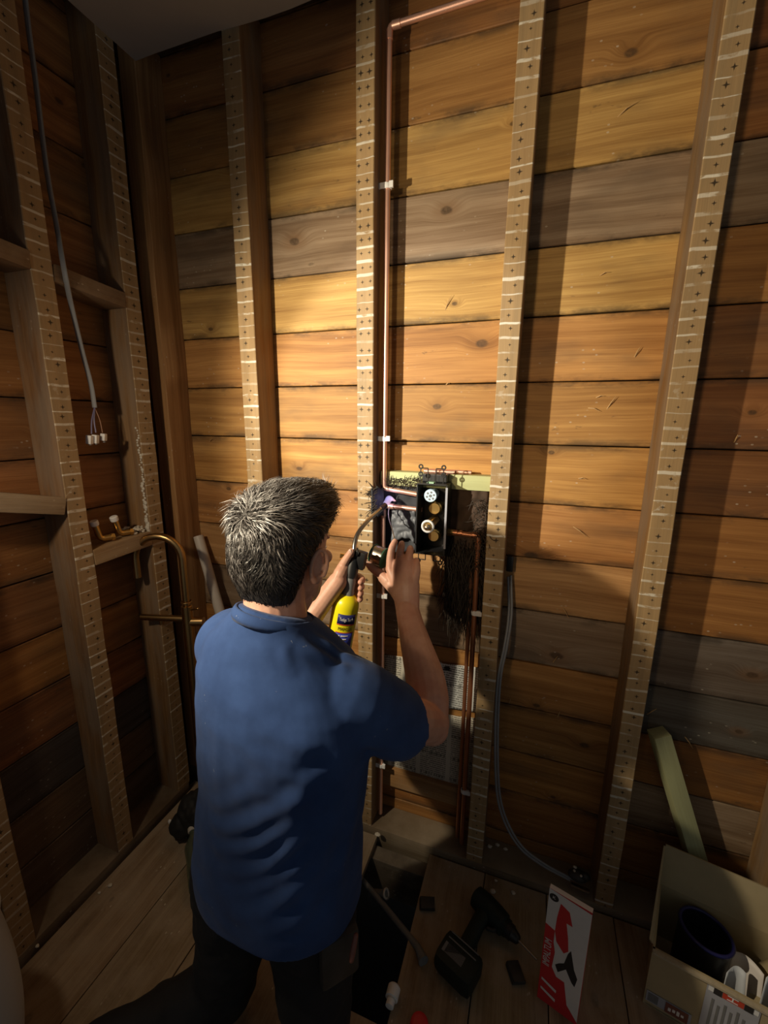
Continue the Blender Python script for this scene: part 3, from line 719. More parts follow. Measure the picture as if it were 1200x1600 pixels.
paper('newspaper_sheet', [at(601, 1022, 1.318), at(690, 1034, 1.318), at(690, 1120, 1.318), at(601, 1108, 1.318)], M['news'], 'grey newspaper sheet behind the raised forearm', .0015)
paper('newspaper_sheet', [at(600, 1102, 1.318), at(748, 1122, 1.318), at(740, 1252, 1.318), at(600, 1212, 1.318)], M['news'], 'yellowed newspaper sheet low in the bay below the elbow', .0025)
pz = paper('newspaper_sheet', [at(681, 1034, 1.316), at(749, 1042, 1.316), at(746, 1112, 1.316), at(684, 1103, 1.316)], M['news_lit'], 'newspaper page coloured whiter as brightly lit, between elbow and copper pipes', .0045)
mb = MB(); q = at(699, 1044, 1.308); qq = q - pz.location
mb.ell(qq, (.011, .0006, .006)); mb.box(qq + Vector((0, 0, -.007)), (.03, .001, .003)); mb.build('masthead_mark', M['ink'], None).parent = pz

# ================================================================== CABLES
cab = thing('electrical_cable', at(40, 0, 1.0), 'grey flat cable hanging down the left wall with white connectors', 'cable')
pts = [lw(36, -30, -1.30), lw(44, 40, -1.30), lw(56, 130, -1.30), lw(72, 260, -1.30), lw(88, 350, -1.29), lw(100, 420, -1.235), lw(112, 480, -1.27), lw(130, 555, -1.285), lw(142, 600, -1.285), lw(148, 637, -1.282)]
mb = MB(); mb.tube(bez(pts, 6), .0082, 10, flat=.6); mb.build('sheath', M['cable'], cab, 'auto')
e = pts[-1]
for (dx, r, pxe, pye, m_) in ((0, .0022, 143, 678, 'cable_core'), (.003, .0022, 150, 676, 'cable_core'), (.005, .0013, 160, 676, 'redwire')):
    b = lw(pxe, pye, -1.277); mb = MB(); mb.tube(bez([e, lerp(e, b, .5) + Vector((0, -.004 if pxe < 155 else .004, 0)), b], 5), r, 8); mb.build('wire', M[m_], cab, 'auto')
for (px, py, s) in ((140, 687, (.016, .014, .026)), (149, 686, (.016, .014, .026)), (162, 683, (.014, .014, .022))):
    mb = MB(); c = lw(px, py, -1.275); mb.box(c, s, Matrix.Rotation(.35, 3, 'Z') @ Matrix.Rotation(.15, 3, 'Y'), .002); cn = mb.build('connector', M['whitep'], cab, 'auto')
    mb = MB(); mb.lathe(c + Vector((0, 0, -.0135)), (0, 0, -1), [(0, .004), (.003, .004), (.0032, .0025)], 10); mb.build('wire_port', M['greyp'], cn, 'auto')

cb = thing('electrical_cable', fl(880, 1375), 'grey twin cable running down beside the right stud to the floor', 'cable')
pts = [at(796, 900, 1.30), at(797, 960, 1.285), at(790, 1010, 1.25), at(780, 1060, 1.235), at(776, 1130, 1.235), at(776, 1200, 1.24), at(780, 1250, 1.25), at(793, 1290, 1.25), at(815, 1325, 1.24), at(850, 1352, 1.235), at(893, 1375, 1.235)]
for k, dx in enumerate((-.004, .004)):
    mb = MB(); mb.tube(bez([p + Vector((dx, .002 * k, dx * .6)) for p in pts], 7), .0038, 10); mb.build('sheath', M['cable'], cb, 'auto')
mb = MB(); mb.box(at(797, 880, 1.30), (.02, .02, .05), None, .003); mb.build('black_sleeve', M['blackp'], cb, 'auto')
# taped cable end with a little metal bracket on the plate
tb = thing('floor_junction', fl(900, 1372, .03), 'small taped cable end and chrome bracket at the foot of the right stud', 'junction')
mb = MB(); c = at(903, 1368, 1.235); mb.ell(c, (.03, .02, .016)); mb.ell(c + Vector((.02, -.005, .012)), (.015, .012, .012)); mb.build('tape_wrap', M['leather'], tb, True)
mb = MB(); c = at(906, 1387, 1.222); mb.box(c, (.055, .012, .008), Matrix.Rotation(.12, 3, 'Y'), .002); mb.build('bracket', M['steel'], tb, 'auto')
for k in range(4):
    mb = MB(); mb.ell(at(903 + random.uniform(-16, 16), 1362 + random.uniform(-8, 8), 1.222), (.004, .004, .003)); mb.build('plaster_bit', M['plaster'], tb, True)
# ================================================================== LEFT CORNER OBJECTS
# brass elbows with white caps on the nogging, plaster rubble
for (pa, pb, lab) in (((158, 851), (150, 829), 'brass elbow fitting with white cap, nearer end of the nogging'), ((188, 842), (183, 820), 'brass elbow fitting with white cap beside the plaster rubble')):
    c = lw(*pa, -1.285); top = lw(*pb, -1.285); c.z = 1.1255
    t = thing('brass_elbow', c, lab, 'pipe fitting', 'capped brass elbows on the nogging')
    up = Vector((0, -.012, .05)); mb = MB(); mb.tube(arc_corner([c + Vector((.012, .035, 0)), c, c + up], .012), .0095, 14); mb.build('elbow_body', M['brass'], t, 'auto')
    d = up.normalized(); mb = MB(); mb.lathe(c + up - d * .004, d, [(0, .0115), (.004, .0125), (.014, .0125), (.016, .0105)], 18); mb.build('cap', M['whitep'], t, 'auto')
    mb = MB(); mb.lathe(c + Vector((.010, .028, 0)), (.3, 1, 0), [(0, .0095), (.001, .012), (.01, .012), (.011, .0095)], 6); mb.build('hex_nut', M['brass'], t, 'auto')
rb = thing('plaster_rubble', lw(215, 836, -1.29), 'pale heap of plaster rubble at the right end of the nogging', 'rubble')
mb = MB(); base = lw(214, 838, -1.295); base.z = 1.117
for k in range(60):
    r = random.uniform(.003, .008); mb.ell(base + Vector((random.gauss(0, .016), random.gauss(0, .018), random.uniform(.0, .012))), (r * 1.4, r, r * .7), Matrix.Rotation(random.uniform(0, 3), 3, 'Z'), 6, 4)
mb.build('rubble_heap', M['plaster'], rb, False, 'stuff')

# free-standing bath filler in the corner
bf0 = Vector((-1.085, 1.09, 0)); T0 = at(284, 900, 1.10)
bf = thing('bath_filler_tap', (T0.x, T0.y, 0), 'tall bronze gooseneck bath filler standing in the corner', 'tap')
xc, yc = T0.x + .01, T0.y
zt = at(252, 834, yc).z
pts = []
sx = at(215, 902, yc - .06); R = (Vector((xc, yc, 0)) - Vector((sx.x, sx.y, 0))).length / 2; dirv = (Vector((sx.x, sx.y, 0)) - Vector((xc, yc, 0))).normalized()
zc_ = zt - R
pts = [Vector((xc, yc, .05)), Vector((xc, yc, zc_ - .3)), Vector((xc, yc, zc_ - .1))]
for k in range(15):
    a = math.pi * k / 14; pts.append(Vector((xc, yc, zc_)) + dirv * (R - R * math.cos(a)) + Vector((0, 0, R * math.sin(a))))
pts.append(Vector((sx.x, sx.y, sx.z)))
mb = MB(); mb.tube(pts, .0125, 18); mb.build('spout', M['bronze'], bf, 'auto')
zh = at(270, 962, yc).z
mb = MB(); mb.lathe((xc, yc, 0.02), (0, 0, 1), [(0, .06), (.008, .06), (.01, .02), (zh - .08, .02), (zh - .075, .0195), (zh + .03, .0195), (zh + .035, .013)], 24); mb.build('column', M['bronze'], bf, 'auto')
mb = MB(); mb.torus((xc, yc, at(290, 940, yc).z), (0, 0, 1), .0165, .003, 24, 8); mb.build('collar_ring', M['bronze'], bf, 'auto')
h0 = at(221, 964, yc - .05); mb = MB(); mb.tube([(xc, yc, zh), (h0.x, h0.y, h0.z)], .0115, 16); hd = mb.build('handset', M['bronze'], bf, 'auto')
mid = lerp(Vector((xc, yc, zh)), h0, .58); mb = MB(); mb.tube([mid, mid + Vector((0, 0, -.026))], .007, 12); mb.build('hose_outlet', M['bronze'], hd, 'auto')
h1 = at(318, 971, yc + .02); mb = MB(); mb.tube([(xc, yc, h1.z), h1], .017, 20); mb.build('mixer_barrel', M['bronze'], bf, 'auto')
h2 = at(309, 951, yc); mb = MB(); mb.tube([at(293, 953, yc), h2], .0045, 10, round_caps=True); mb.build('lever', M['bronze'], bf, 'auto')

# white plastic waste pipe leaning in the corner
pa, pb = at(310, 838, 1.285), at(352, 985, 1.235); d = (pb - pa).normalized(); pend = pa + d * ((pa.z - .025) / -d.z)
wp = thing('waste_pipe', pend, 'off-white plastic waste pipe leaning in the corner behind the man', 'pipe')
mb = MB(); mb.tube([pend, pa], .019, 24, caps=False); mb.tube([pa, pend], .0165, 24, caps=False); mb.build('pipe_wall', M['pvc'], wp, 'auto')
mb = MB(); mb.torus(pa, d, .01775, .0014, 24, 6); mb.build('cut_rim', M['pvc'], wp, 'auto')

# black bag slumped round the foot of the tap, and a clear bottle
bg = thing('rubbish_bag', fl(310, 1290), 'small black plastic bag slumped beside the tap foot', 'bag')
mb = MB(); c = fl(312, 1300); c = Vector((c.x, c.y, .0))
mb.ell(c + Vector((0, .0, .085)), (.075, .06, .085)); mb.ell(c + Vector((.03, .02, .14)), (.05, .045, .06)); mb.ell(c + Vector((-.035, -.03, .05)), (.05, .05, .05))
me = remesh(mb, .006, 3)
for v in me.vertices: v.co += v.normal * (.012 * mnoise.noise(v.co * 22) + .006 * mnoise.noise(v.co * 50)); v.co.z = max(v.co.z, .001)
me.materials.append(M['rubber']); link('bag_body', me, bg, True)
mb = MB(); p = c + Vector((-.075, -.055, .075)); mb.ell(p, (.009, .006, .010)); mb.build('white_knot', M['whitep'], bg, True)
bt = thing('drink_bottle', fl(322, 1400), 'murky clear bottle with a pale cap lying against the bag', 'bottle')
ca, cb_ = fl(300, 1292, .075), fl(313, 1392, .034); ca = cb_ + (ca - cb_).normalized() * .20; ax = (cb_ - ca).normalized()
mb = MB(); mb.lathe(ca, ax, [(0, .011), (.02, .012), (.05, .030), (.06, .032), (.11, .030), (.12, .032), (.19, .032), (.2, .026)], 24); mb.build('bottle_body', M['clear'], bt, 'auto')
mb = MB(); mb.lathe(ca - ax * .012, ax, [(0, .014), (.002, .015), (.016, .015), (.018, .013)], 20); mb.build('cap', M['pvc'], bt, 'auto')

# curved white enamel edge of a bath at the far left
bh = thing('bath_tub', (-1.05, .18, 0), 'white enamel bath end just inside the left edge of the picture', 'bath')
cx = lw(10, 1470, -1.0)
prof = []
for k in range(13):
    a = math.pi * k / 12; prof.append((0.001 + .46 * k / 12, .12 + .02 * math.sin(a) + .012 * k / 12))
mb = MB(); mb.lathe((cx.x - .10, cx.y - .105, 0), (0, 0, 1), prof, 40); mb.build('tub_shell', M['bathwhite'], bh, True)
mb = MB(); mb.torus((cx.x - .10, cx.y - .105, .462), (0, 0, 1), .132, .010, 40, 10); mb.build('rolled_rim', M['bathwhite'], bh, True)

# ================================================================== RIGHT-HAND FLOOR OBJECTS
# treated timber offcut leaning against the wall
A, B = at(1031, 1150, 1.27), at(1100, 1385, 1.268); B = A + (B - A) * (A.z / (A.z - B.z)); ax = (A - B).normalized(); L = (A - B).length
to = thing('timber_offcut', B, 'pale green treated timber offcut leaning on the wall behind the box', 'timber')
a, b, d = frame(ax, (.35, 1, .1)); R3 = Matrix((a, b, d)).transposed()
mb = MB(); mb.box((0, 0, 0), (.046, .046, L), None, .002); o = mb.build('timber_length', M['treated_z'], None, 'auto', None, (.36, .36, .19, 1)); o.parent = to
o.rotation_euler = (R3 @ Matrix.Rotation(math.radians(35), 3, 'Z')).to_euler(); o.location = ax * (L / 2 + .012)

# open cardboard box
FLc = fl(1004, 1566, .0); bh_ = .19
frt = fl(1200, 1578, bh_); f0 = Vector((FLc.x, FLc.y, bh_)); ex = (frt - f0); ex.z = 0; ex.normalize(); ey = Vector((-ex.y, ex.x, 0)); BW, BD = .32, .195; th = .005
ey = (ey + ex * .10).normalized()
cbx = thing('cardboard_box', f0 - Vector((0, 0, bh_)), 'open brown cardboard box with labels at the lower right', 'box')
def quadplate(P, U, V, lu, lv, t=.005, name='panel', mat='cardboard', parent=cbx):
    P = Vector(P); U = Vector(U).normalized(); V = Vector(V).normalized(); mb = MB(); nrm = U.cross(V).normalized() * t
    mb.prism([P, P + U * lu, P + U * lu + V * lv, P + V * lv], nrm); return mb.build(name, M[mat], parent)
g0 = f0 - Vector((0, 0, bh_)); UZ = Vector((0, 0, 1))
fpn = quadplate(g0, ex, UZ, BW, bh_, -th, 'front_panel'); quadplate(g0 + ey * BD, ex, UZ, BW, bh_, -th, 'back_panel')
quadplate(g0, ey, UZ, BD, bh_, th, 'side_panel'); quadplate(g0 + ex * BW, ey, UZ, BD, bh_, th, 'side_panel'); quadplate(g0 + Vector((0, 0, .002)), ex, ey, BW, BD, th, 'bottom_panel')
bfl = (UZ + ey * .25).normalized(); quadplate(g0 + ey * BD + UZ * bh_, ex, bfl, BW * .96, .115, -th, 'back_flap')
mb = MB(); P0 = g0 + UZ * bh_ + ey * .01; P1 = g0 + UZ * bh_ + ey * BD; P2 = P1 + bfl * .11; P3 = P0 + UZ * .008 - ex * .005
mb.prism([P0, P1, P2, P3], -ex * th + ey * .001); mb.build('side_flap', M['cardboard'], cbx)
quadplate(g0 + UZ * (bh_ - .001) - ey * .004, ex, UZ, BW, .006, .01, 'torn_edge', 'cardedge')
# curled inner flap at the right
def fcurl(u, v):
    q = g0 + ex * (.215 + .05 * math.sin(v * 2.6)) + ey * lerp(.02, BD - .02, u) + UZ * (bh_ - .11 + .21 * v * (.35 + .65 * u)); return q
sheet('inner_flap', fcurl, 12, 14, M['cardboard'], cbx, .004)
# labels on the front
fn = -ey; fn = (ex.cross(UZ)).normalized()
def on_front(u, v, lift=.0012): return g0 + ex * u + UZ * v + fn * (.0005 + lift)
def front_rect(u0, u1, v0, v1, mat, name, parent, lift=.001):
    mb = MB(); mb.prism([on_front(u0, v0, lift), on_front(u1, v0, lift), on_front(u1, v1, lift), on_front(u0, v1, lift)], fn * .0006); return mb.build(name, M[mat], parent)
sgn = 1 if fn.dot(Vector((0, -1, 0))) > 0 else -1; fn = fn * sgn
lb = front_rect(.115, .215, .02, bh_ - .004, 'label', 'shipping_label', cbx)
front_rect(.118, .212, bh_ - .03, bh_ + .003, 'white_ink', 'label_header', lb, .002); front_rect(.128, .144, bh_ - .032, bh_ + .003, 'ink', 'label_bar', lb, .003); front_rect(.186, .202, bh_ - .032, bh_ + .003, 'ink', 'label_bar', lb, .003)
front_rect(.145, .185, bh_ - .031, bh_ + .002, 'redp', 'label_band', lb, .003)
text('HE', .03, on_front(.165, bh_ - .015, .0042), UZ, -ex, M['white_ink'], lb, xs=.8)
for k in range(6): front_rect(.128 + .012 * k, .133 + .012 * k, .03 + .01 * (k % 3), bh_ - .05 - .012 * (k % 2), 'greyp', 'print_line', lb, .002)
l2 = front_rect(.004, .10, .018, .052, 'label', 'maker_label', cbx); front_rect(.008, .03, .022, .048, 'greyp', 'print_block', l2, .002); l3 = front_rect(.046, .094, .018, .05, 'handle', 'maker_panel', l2, .0025)
for k in range(4): front_rect(.052 + .009 * k, .058 + .009 * k, .028 + .003 * (k % 2), .038 + .002 * (k % 3), 'cardwhite', 'print_mark', l2, .0035)
# things in the box
ct = g0 + ex * .10 + ey * .105
tub = thing('plastic_tub', ct + UZ * .01, 'black tub with a dark blue rim standing in the cardboard box', 'tub'); tz = Vector((.10, .10, 1)).normalized()
mb = MB(); mb.lathe(ct + UZ * .012, tz, [(0, .05), (.002, .054), (.17, .060), (.172, .056), (.012, .052), (.011, .001)], 32); mb.build('tub_wall', M['blackp'], tub, 'auto')
mb = MB(); mb.torus(ct + UZ * .012 + tz * .172, tz, .0585, .0045, 36, 8); mb.build('rim', M['bluerim'], tub, True)
for k, (u, v, h, r, m_, lab) in enumerate(((.175, .04, .15, .5, 'paperplain', 'white paper leaflet standing in the cardboard box'), (.20, .09, .14, -.3, 'cardwhite', 'cream folded card standing in the cardboard box'), (.245, .03, .20, .2, 'paperplain', 'white paper sheet poking out beside the inner flap'))):
    cc = g0 + ex * u + ey * v + UZ * .012
    def fp(a, b, cc=cc, h=h, r=r): return cc + (ex * math.cos(r) + ey * math.sin(r)) * (a - .5) * .07 * (1 - .35 * b * (k != 1)) + UZ * h * b + ey * (.02 * math.sin(a * 3) + .03 * b * b)
    pt = thing('paper_sheet', cc, lab, 'paper', 'papers in the cardboard box'); sheet('leaf', fp, 8, 10, M[m_], pt, .001)

# red and white carton standing on its end
cA = fl(839, 1557, 0); cH = .37 * 1.0
tp = at(862, 1388, cA.y); cH = tp.z
tr = fl(926, 1427, cH); cu = Vector((tr.x - cA.x, tr.y - cA.y, 0)); cw = min(cu.length, .14); cu.normalize(); cd = Vector((-cu.y, cu.x, 0))
if cd.y < 0: cd = -cd
ca_ = thing('carton', cA, 'tall red and white printed carton standing on the floor', 'carton')
mb = MB(); mb.add([cA, cA + cu * cw, cA + cu * cw + UZ * cH, cA + UZ * cH, cA + cd * .05, cA + cu * cw + cd * .05, cA + cu * cw + UZ * cH + cd * .012, cA + UZ * cH + cd * .012], [(0, 1, 2, 3), (5, 4, 7, 6), (1, 5, 6, 2), (4, 0, 3, 7), (4, 5, 1, 0)]); mb.cm = 1; mb.add([cA + UZ * cH, cA + cu * cw + UZ * cH, cA + cu * cw + UZ * cH + cd * .012, cA + UZ * cH + cd * .012], [(0, 1, 2, 3)]); mb.build('carton_body', [M['cardred'], M['cardwhite']], ca_)
nf = -cd
def cq(u, v, l=.0006): return cA + cu * (u * cw) + UZ * (v * cH) + nf * l
def cpoly(pts, mat, name, l=.0006):
    mb = MB(); mb.prism([cq(u, v, l) for u, v in pts], nf * .0003); return mb.build(name, M[mat], ca_)
cpoly([(0, .70), (.24, .68), (.24, .58), (.30, .5), (.27, .36), (.40, .30), (.60, .30), (.72, .12), (1, .03), (1, .985), (0, 1)], 'cardwhite', 'white_print')
cpoly([(.30, .93), (.52, .90), (.62, .80), (.48, .80), (.56, .68), (.60, .58), (.50, .54), (.30, .60), (.24, .68), (.25, .80)], 'cardred', 'red_print', .001)
cpoly([(.60, .56), (.66, .60), (.78, .46), (.88, .40), (.84, .32), (.76, .34), (.60, .42), (.42, .35), (.34, .40), (.42, .43), (.54, .46)], 'ink', 'black_print', .001)
mb = MB(); mb.lathe(cq(.13, .945, .0004), nf, [(0, .011), (.0008, .011)], 24); lg = mb.build('round_emblem', M['ink'], ca_)
text('K', .012, cq(.13, .945, .0014), cu, UZ, M['cardwhite'], lg)
text('IMPALTUM', .024, cq(.125, .46, .0012), UZ, -cu, M['cardwhite'], ca_, xs=.78)
for v in (.215, .13): cpoly([(.06, v), (.44, v - .035), (.44, v - .06), (.06, v - .02)], 'cardwhite', 'caption_line', .001)
mb = MB(); mb.lathe(cA + cu * (cw + .0003) + cd * .024 + UZ * (cH * .93), cu, [(0, .012), (.0006, .012)], 20); mb.build('side_emblem', M['ink'], ca_)

# cordless drill lying on the floor
dr = thing('cordless_drill', fl(740, 1470), 'dark green cordless drill lying on its side by the floor hole', 'drill')
hz = .04
q0, q1, q2 = fl(742, 1398, hz), fl(786, 1444, hz), fl(818, 1477, hz); dx_ = (q1 - q0).normalized()
mb = MB(); mb.lathe(q0, dx_, [(0, .020), (.006, .030), (.04, .034), (.08, .033), (.108, .030), (.112, .024), (.12, .024)], 20); mb.build('motor_housing', M['drill'], dr, 'auto')
mb = MB(); mb.lathe(q0 + dx_ * .12, dx_, [(0, .021), (.015, .021), (.017, .018), (.034, .013), (.038, .009)], 18); mb.build('chuck', M['blackp'], dr, 'auto')
mb = MB(); mb.tube([q0 + dx_ * .15, q0 + dx_ * .215], .0032, 10); mb.build('drill_bit', M['steel'], dr, 'auto')
hA = q0 + dx_ * .05; bb = fl(716, 1505, .035)
hv = (bb - hA); hv.z = 0; hl = hv.length; hv.normalize()
mb = MB(); mb.tube([hA, hA + hv * .06 - dx_ * .004, hA + hv * (hl - .04)], [.026, .021, .023], 16, flat=.85); mb.build('handle', M['drill'], dr, 'auto')
mb = MB(); mb.tube(bez([hA + dx_ * .045 + hv * .02, hA + dx_ * .04 + hv * .035, hA + dx_ * .024 + hv * .045], 4), .006, 8, round_caps=True); mb.build('trigger', M['blackp'], dr, 'auto')
a = hv; Rb = Matrix((dx_ - hv * dx_.dot(hv), hv, UZ)).transposed(); c_ = Rb.col[0].normalized(); Rb = Matrix((c_, hv, c_.cross(hv))).transposed()
mb = MB(); mb.box(bb, (.118, .09, .066), Rb, .024); bat = mb.build('battery', M['drill'], dr, 'auto')
mb = MB(); mb.box(bb + hv * .008 - c_ * .012 + UZ * .0325, (.062, .026, .001), Rb); mb.build('battery_label', M['greyp'], bat)
for k in (0, 1):
    mb = MB(); mb.box(bb - hv * (.018 + .016 * k) + UZ * .033, (.085, .003, .0015), Rb); mb.build('battery_stripe', M['greyp'], bat)

# bits lying about
wc = thing('plastic_socket', fl(614, 1552, .012), 'small white plastic pipe end at the edge of the floor hole', 'pipe fitting')
p0, p1 = fl(617, 1540, .017), fl(611, 1563, .017); d = (p1 - p0).normalized(); mb = MB(); mb.lathe(p0, d, [(0, .013), (.004, .017), (.028, .017), (.03, .011), (.045, .011), (.046, .008)], 20); mb.build('fitting_body', M['whitep'], wc, 'auto')
mb = MB(); mb.torus(p0 + d * .03, d, .0115, .002, 20, 6); mb.build('fitting_ridge', M['pvc'], wc, 'auto')
gp = thing('waste_hose', fl(610, 1430, -.06), 'thin grey hose crossing the floor hole with an open end', 'hose')
mb = MB(); mb.tube([fl(560, 1368, -.05), fl(600, 1415, -.045), fl(652, 1484, -.005) + Vector((0, 0, .012)), fl(662, 1502, .012)], [.009, .009, .009, .015], 14); mb.build('hose_length', M['greyp'], gp, 'auto')
cc = fl(600, 1397, -.05); mb = MB(); mb.tube([cc + Vector((-.05, .0, -.02)), cc + Vector((.008, -.005, .012))], .012, 16); mb.tube([cc + Vector((.008, -.005, .012)), cc + Vector((.0085, -.005, .0125))], .017, 16); stb = mb.build('side_branch', M['greyp'], gp, 'auto')
mb = MB(); mb.torus(cc + Vector((.009, -.005, .013)), (.06, -.005, .03), .0125, .0035, 20, 8); mb.build('branch_rim', M['pvc'], stb, True)
def chunk(name, c, s, rz, mat, label, cat, group, color=None):
    mb = MB(); mb.box((0, 0, 0), s, None, min(s) * .2); o = mb.build(name, M[mat], None, 'auto', None, color)
    for v in o.data.vertices: v.co += Vector((mnoise.noise(v.co * 50), mnoise.noise(v.co * 50 + Vector((9, 0, 0))), mnoise.noise(v.co * 50 + Vector((0, 9, 0))))) * min(s) * .35
    o.location = c; o.rotation_euler = (0, 0, rz); tag(o, label, cat, group); return o
chunk('wood_chunk', fl(805, 1520, .008), (.035, .05, .016), .5, 'leather', 'dark wood chunk on the floor between drill and carton', 'wood chunk', 'dark chunks on the floor')
chunk('wood_chunk', fl(668, 1412, .009), (.05, .035, .018), .3, 'leather', 'dark wood chunk at the right rim of the floor hole', 'wood chunk', 'dark chunks on the floor')
rc = thing('red_cap', fl(655, 1597, .015), 'small red plastic cap at the bottom edge of the picture', 'cap'); p = fl(655, 1606, .0)
mb = MB(); mb.lathe(p, (0, 0, 1), [(0, .022), (.018, .022), (.022, .018), (.023, .012)], 20); mb.build('cap_body', M['cardred'], rc, 'auto'); mb = MB(); mb.torus(p + Vector((0, 0, .004)), (0, 0, 1), .0225, .002, 20, 6); mb.build('cap_lip', M['cardred'], rc, True)
crumbs = [(172, 1383, .006), (128, 1382, .004), (58, 1478, .005), (114, 1310, .004), (88, 1405, .005), (155, 1395, .004), (770, 1392, .007), (775, 1376, .004), (802, 1395, .006), (590, 1304, .008), (765, 1322, .007), (778, 1316, .006), (790, 1326, .006), (1170, 1342, .008), (1188, 1310, .005), (225, 1288, .008), (250, 1255, .007), (262, 1238, .009)]
for i, (px, py, r) in enumerate(crumbs):
    z = .0 if py > 1330 or px < 300 else .022; mb = MB(); mb.ell((0, 0, 0), (r * 1.3, r, r * .7), None, 7, 5); o = mb.build('plaster_crumb', M['plaster'], None)
    for v in o.data.vertices: v.co *= 1 + .35 * mnoise.noise(v.co * 300 + Vector((i, 0, 0)))
    c = fl(px, py, z + r * .5); c.y = min(c.y, 1.30); c.x = max(c.x, -1.34); o.location = c; tag(o, 'pale plaster crumb on the floor ' + ('along the left wall' if px < 300 else 'under the pipes by the hole' if px < 700 else 'near the drill and right stud' if px < 1000 else 'behind the cardboard box'), 'crumb', 'plaster crumbs')
for i, (px, py, L, a) in enumerate(((978, 173, .05, .5), (945, 428, .022, .2), (996, 550, .026, 1.2), (928, 640, .03, -.3), (910, 748, .02, 0), (906, 831, .045, -.6), (884, 958, .035, -1.0), (868, 1030, .03, 1.2), (873, 1116, .025, 1.4), (1018, 1112, .04, 1.0), (955, 630, .04, 1.1), (938, 620, .02, .2), (700, 475, .05, 1.1), (700, 600, .012, .3), (797, 1095, .025, 1.4), (330, 688, .018, .6), (1150, 685, .02, 1.4), (1076, 1160, .035, -.9))):
    p = at(px, py, YB - .004); d = Vector((math.cos(a), -.25, math.sin(a))); mb = MB(); mb.tube([Vector((0, 0, 0)), d * L * .5 + Vector((0, -.003, .003)), d * L], [.0016, .0014, .0003], 5); o = mb.build('splinter', M['splinter'], wall_back); o.matrix_parent_inverse.identity(); o.location = p - Vector((0, YB, 0)) - d * L * .5

# ================================================================== PERSON
def V(*a): return Vector(a)
person = thing('person', (-.45, .62, 0), 'kneeling person in a navy t-shirt soldering a pipe, seen from behind', 'person')
HC = V(-.470, .728, 1.230)                         # centre of the skull at ear height
HR = Matrix.Rotation(math.radians(-4), 3, 'Z') @ Matrix.Rotation(math.radians(-6), 3, 'X')
def H(x, y, z): return HC + HR @ Vector((x, y, z))
def ring_loft(mb, rings, n=28, ex=2.3):            # rings: function pairs (centre, xaxis vector, yaxis vector)
    vs = []; fs = []
    for (c, ax_, ay_) in rings:
        for k in range(n):
            t = 2 * math.pi * k / n; ct, st = math.cos(t), math.sin(t)
            vs.append(c + ax_ * (math.copysign(abs(ct) ** (2 / ex), ct)) + ay_ * (math.copysign(abs(st) ** (2 / ex), st)))
    m = len(rings)
    for i in range(m - 1):
        for k in range(n):
            k2 = (k + 1) % n; fs.append((i * n + k, i * n + k2, (i + 1) * n + k2, (i + 1) * n + k))
    fs.append(tuple(range(n - 1, -1, -1))); fs.append(tuple((m - 1) * n + k for k in range(n)))
    mb.add(vs, fs)
XA = HR @ Vector((1, 0, 0)); YA = HR @ Vector((0, 1, 0))
HEAD = [(-.118, .020, .030, .082), (-.112, .034, .010, .092), (-.095, .046, -.018, .098), (-.07, .056, -.05, .098), (-.045, .062, -.078, .096), (-.02, .067, -.092, .094), (.01, .0725, -.1, .091), (.04, .076, -.103, .094), (.065, .0755, -.1, .09), (.085, .069, -.092, .08), (.1, .057, -.077, .064), (.112, .036, -.05, .038), (.117, .012, -.018, .01)]
body = MB()
ring_loft(body, [(H(0, (b + f) / 2, z), XA * w_, YA * ((f - b) / 2)) for (z, w_, b, f) in HEAD])
# face: brow, nose, lips, chin, cheekbones
body.ell(H(0, .093, .028), (.05, .012, .010), HR); body.tube([H(0, .093, .022), H(0, .108, -.005), H(0, .117, -.026)], [.008, .010, .0135], 10, round_caps=True)
body.ell(H(-.011, .105, -.03), (.009, .011, .008), HR); body.ell(H(.011, .105, -.03), (.009, .011, .008), HR)
body.ell(H(0, .098, -.054), (.023, .009, .006), HR); body.ell(H(0, .097, -.065), (.021, .009, .007), HR); body.ell(H(0, .088, -.1), (.024, .016, .015), HR)
for s in (-1, 1): body.ell(H(s * .045, .07, -.012), (.022, .022, .018), HR)
# ears
for s in (-1, 1):
    R_ = HR @ Matrix.Rotation(s * math.radians(-22), 3, 'Z') @ Matrix.Rotation(math.radians(-10), 3, 'X')
    c = H(s * .079, -.006, -.008)
    a_, b_ = R_ @ Vector((0, 1, 0)), R_ @ Vector((0, 0, 1)); pts = []
    for k in range(17):
        t = math.radians(-125 + 290 * k / 16); pts.append(c + R_ @ Vector((s * .009, -.019 * math.sin(t) - .001, .032 * math.cos(t) - .002)))
    body.tube(pts, [.0048] * 15 + [.006, .0065], 8, round_caps=True)
    body.ell(c + R_ @ Vector((s * .001, -.002, -.002)), (.0035, .016, .028), R_); body.ell(c + R_ @ Vector((s * .004, .004, -.030)), (.006, .009, .010), R_)
    body.ell(c + R_ @ Vector((s * .004, .013, -.006)), (.006, .005, .007), R_)
# neck and (hidden) torso core
NB = V(-.462, .675, 1.09)
body.tube([H(0, -.035, -.03), H(0, -.036, -.085), lerp(H(0, -.036, -.085), NB, .6), NB + V(0, 0, -.03)], [.060, .0605, .061, .060], 22)
body.tube([H(.02, .03, -.09), NB + V(0, .02, .0)], [.03, .03], 12)
body.tube([V(-.47, .66, 1.06), V(-.46, .65, .85), V(-.48, .65, .62)], [.085, .11, .11], 20, flat=.7, round_caps=True)
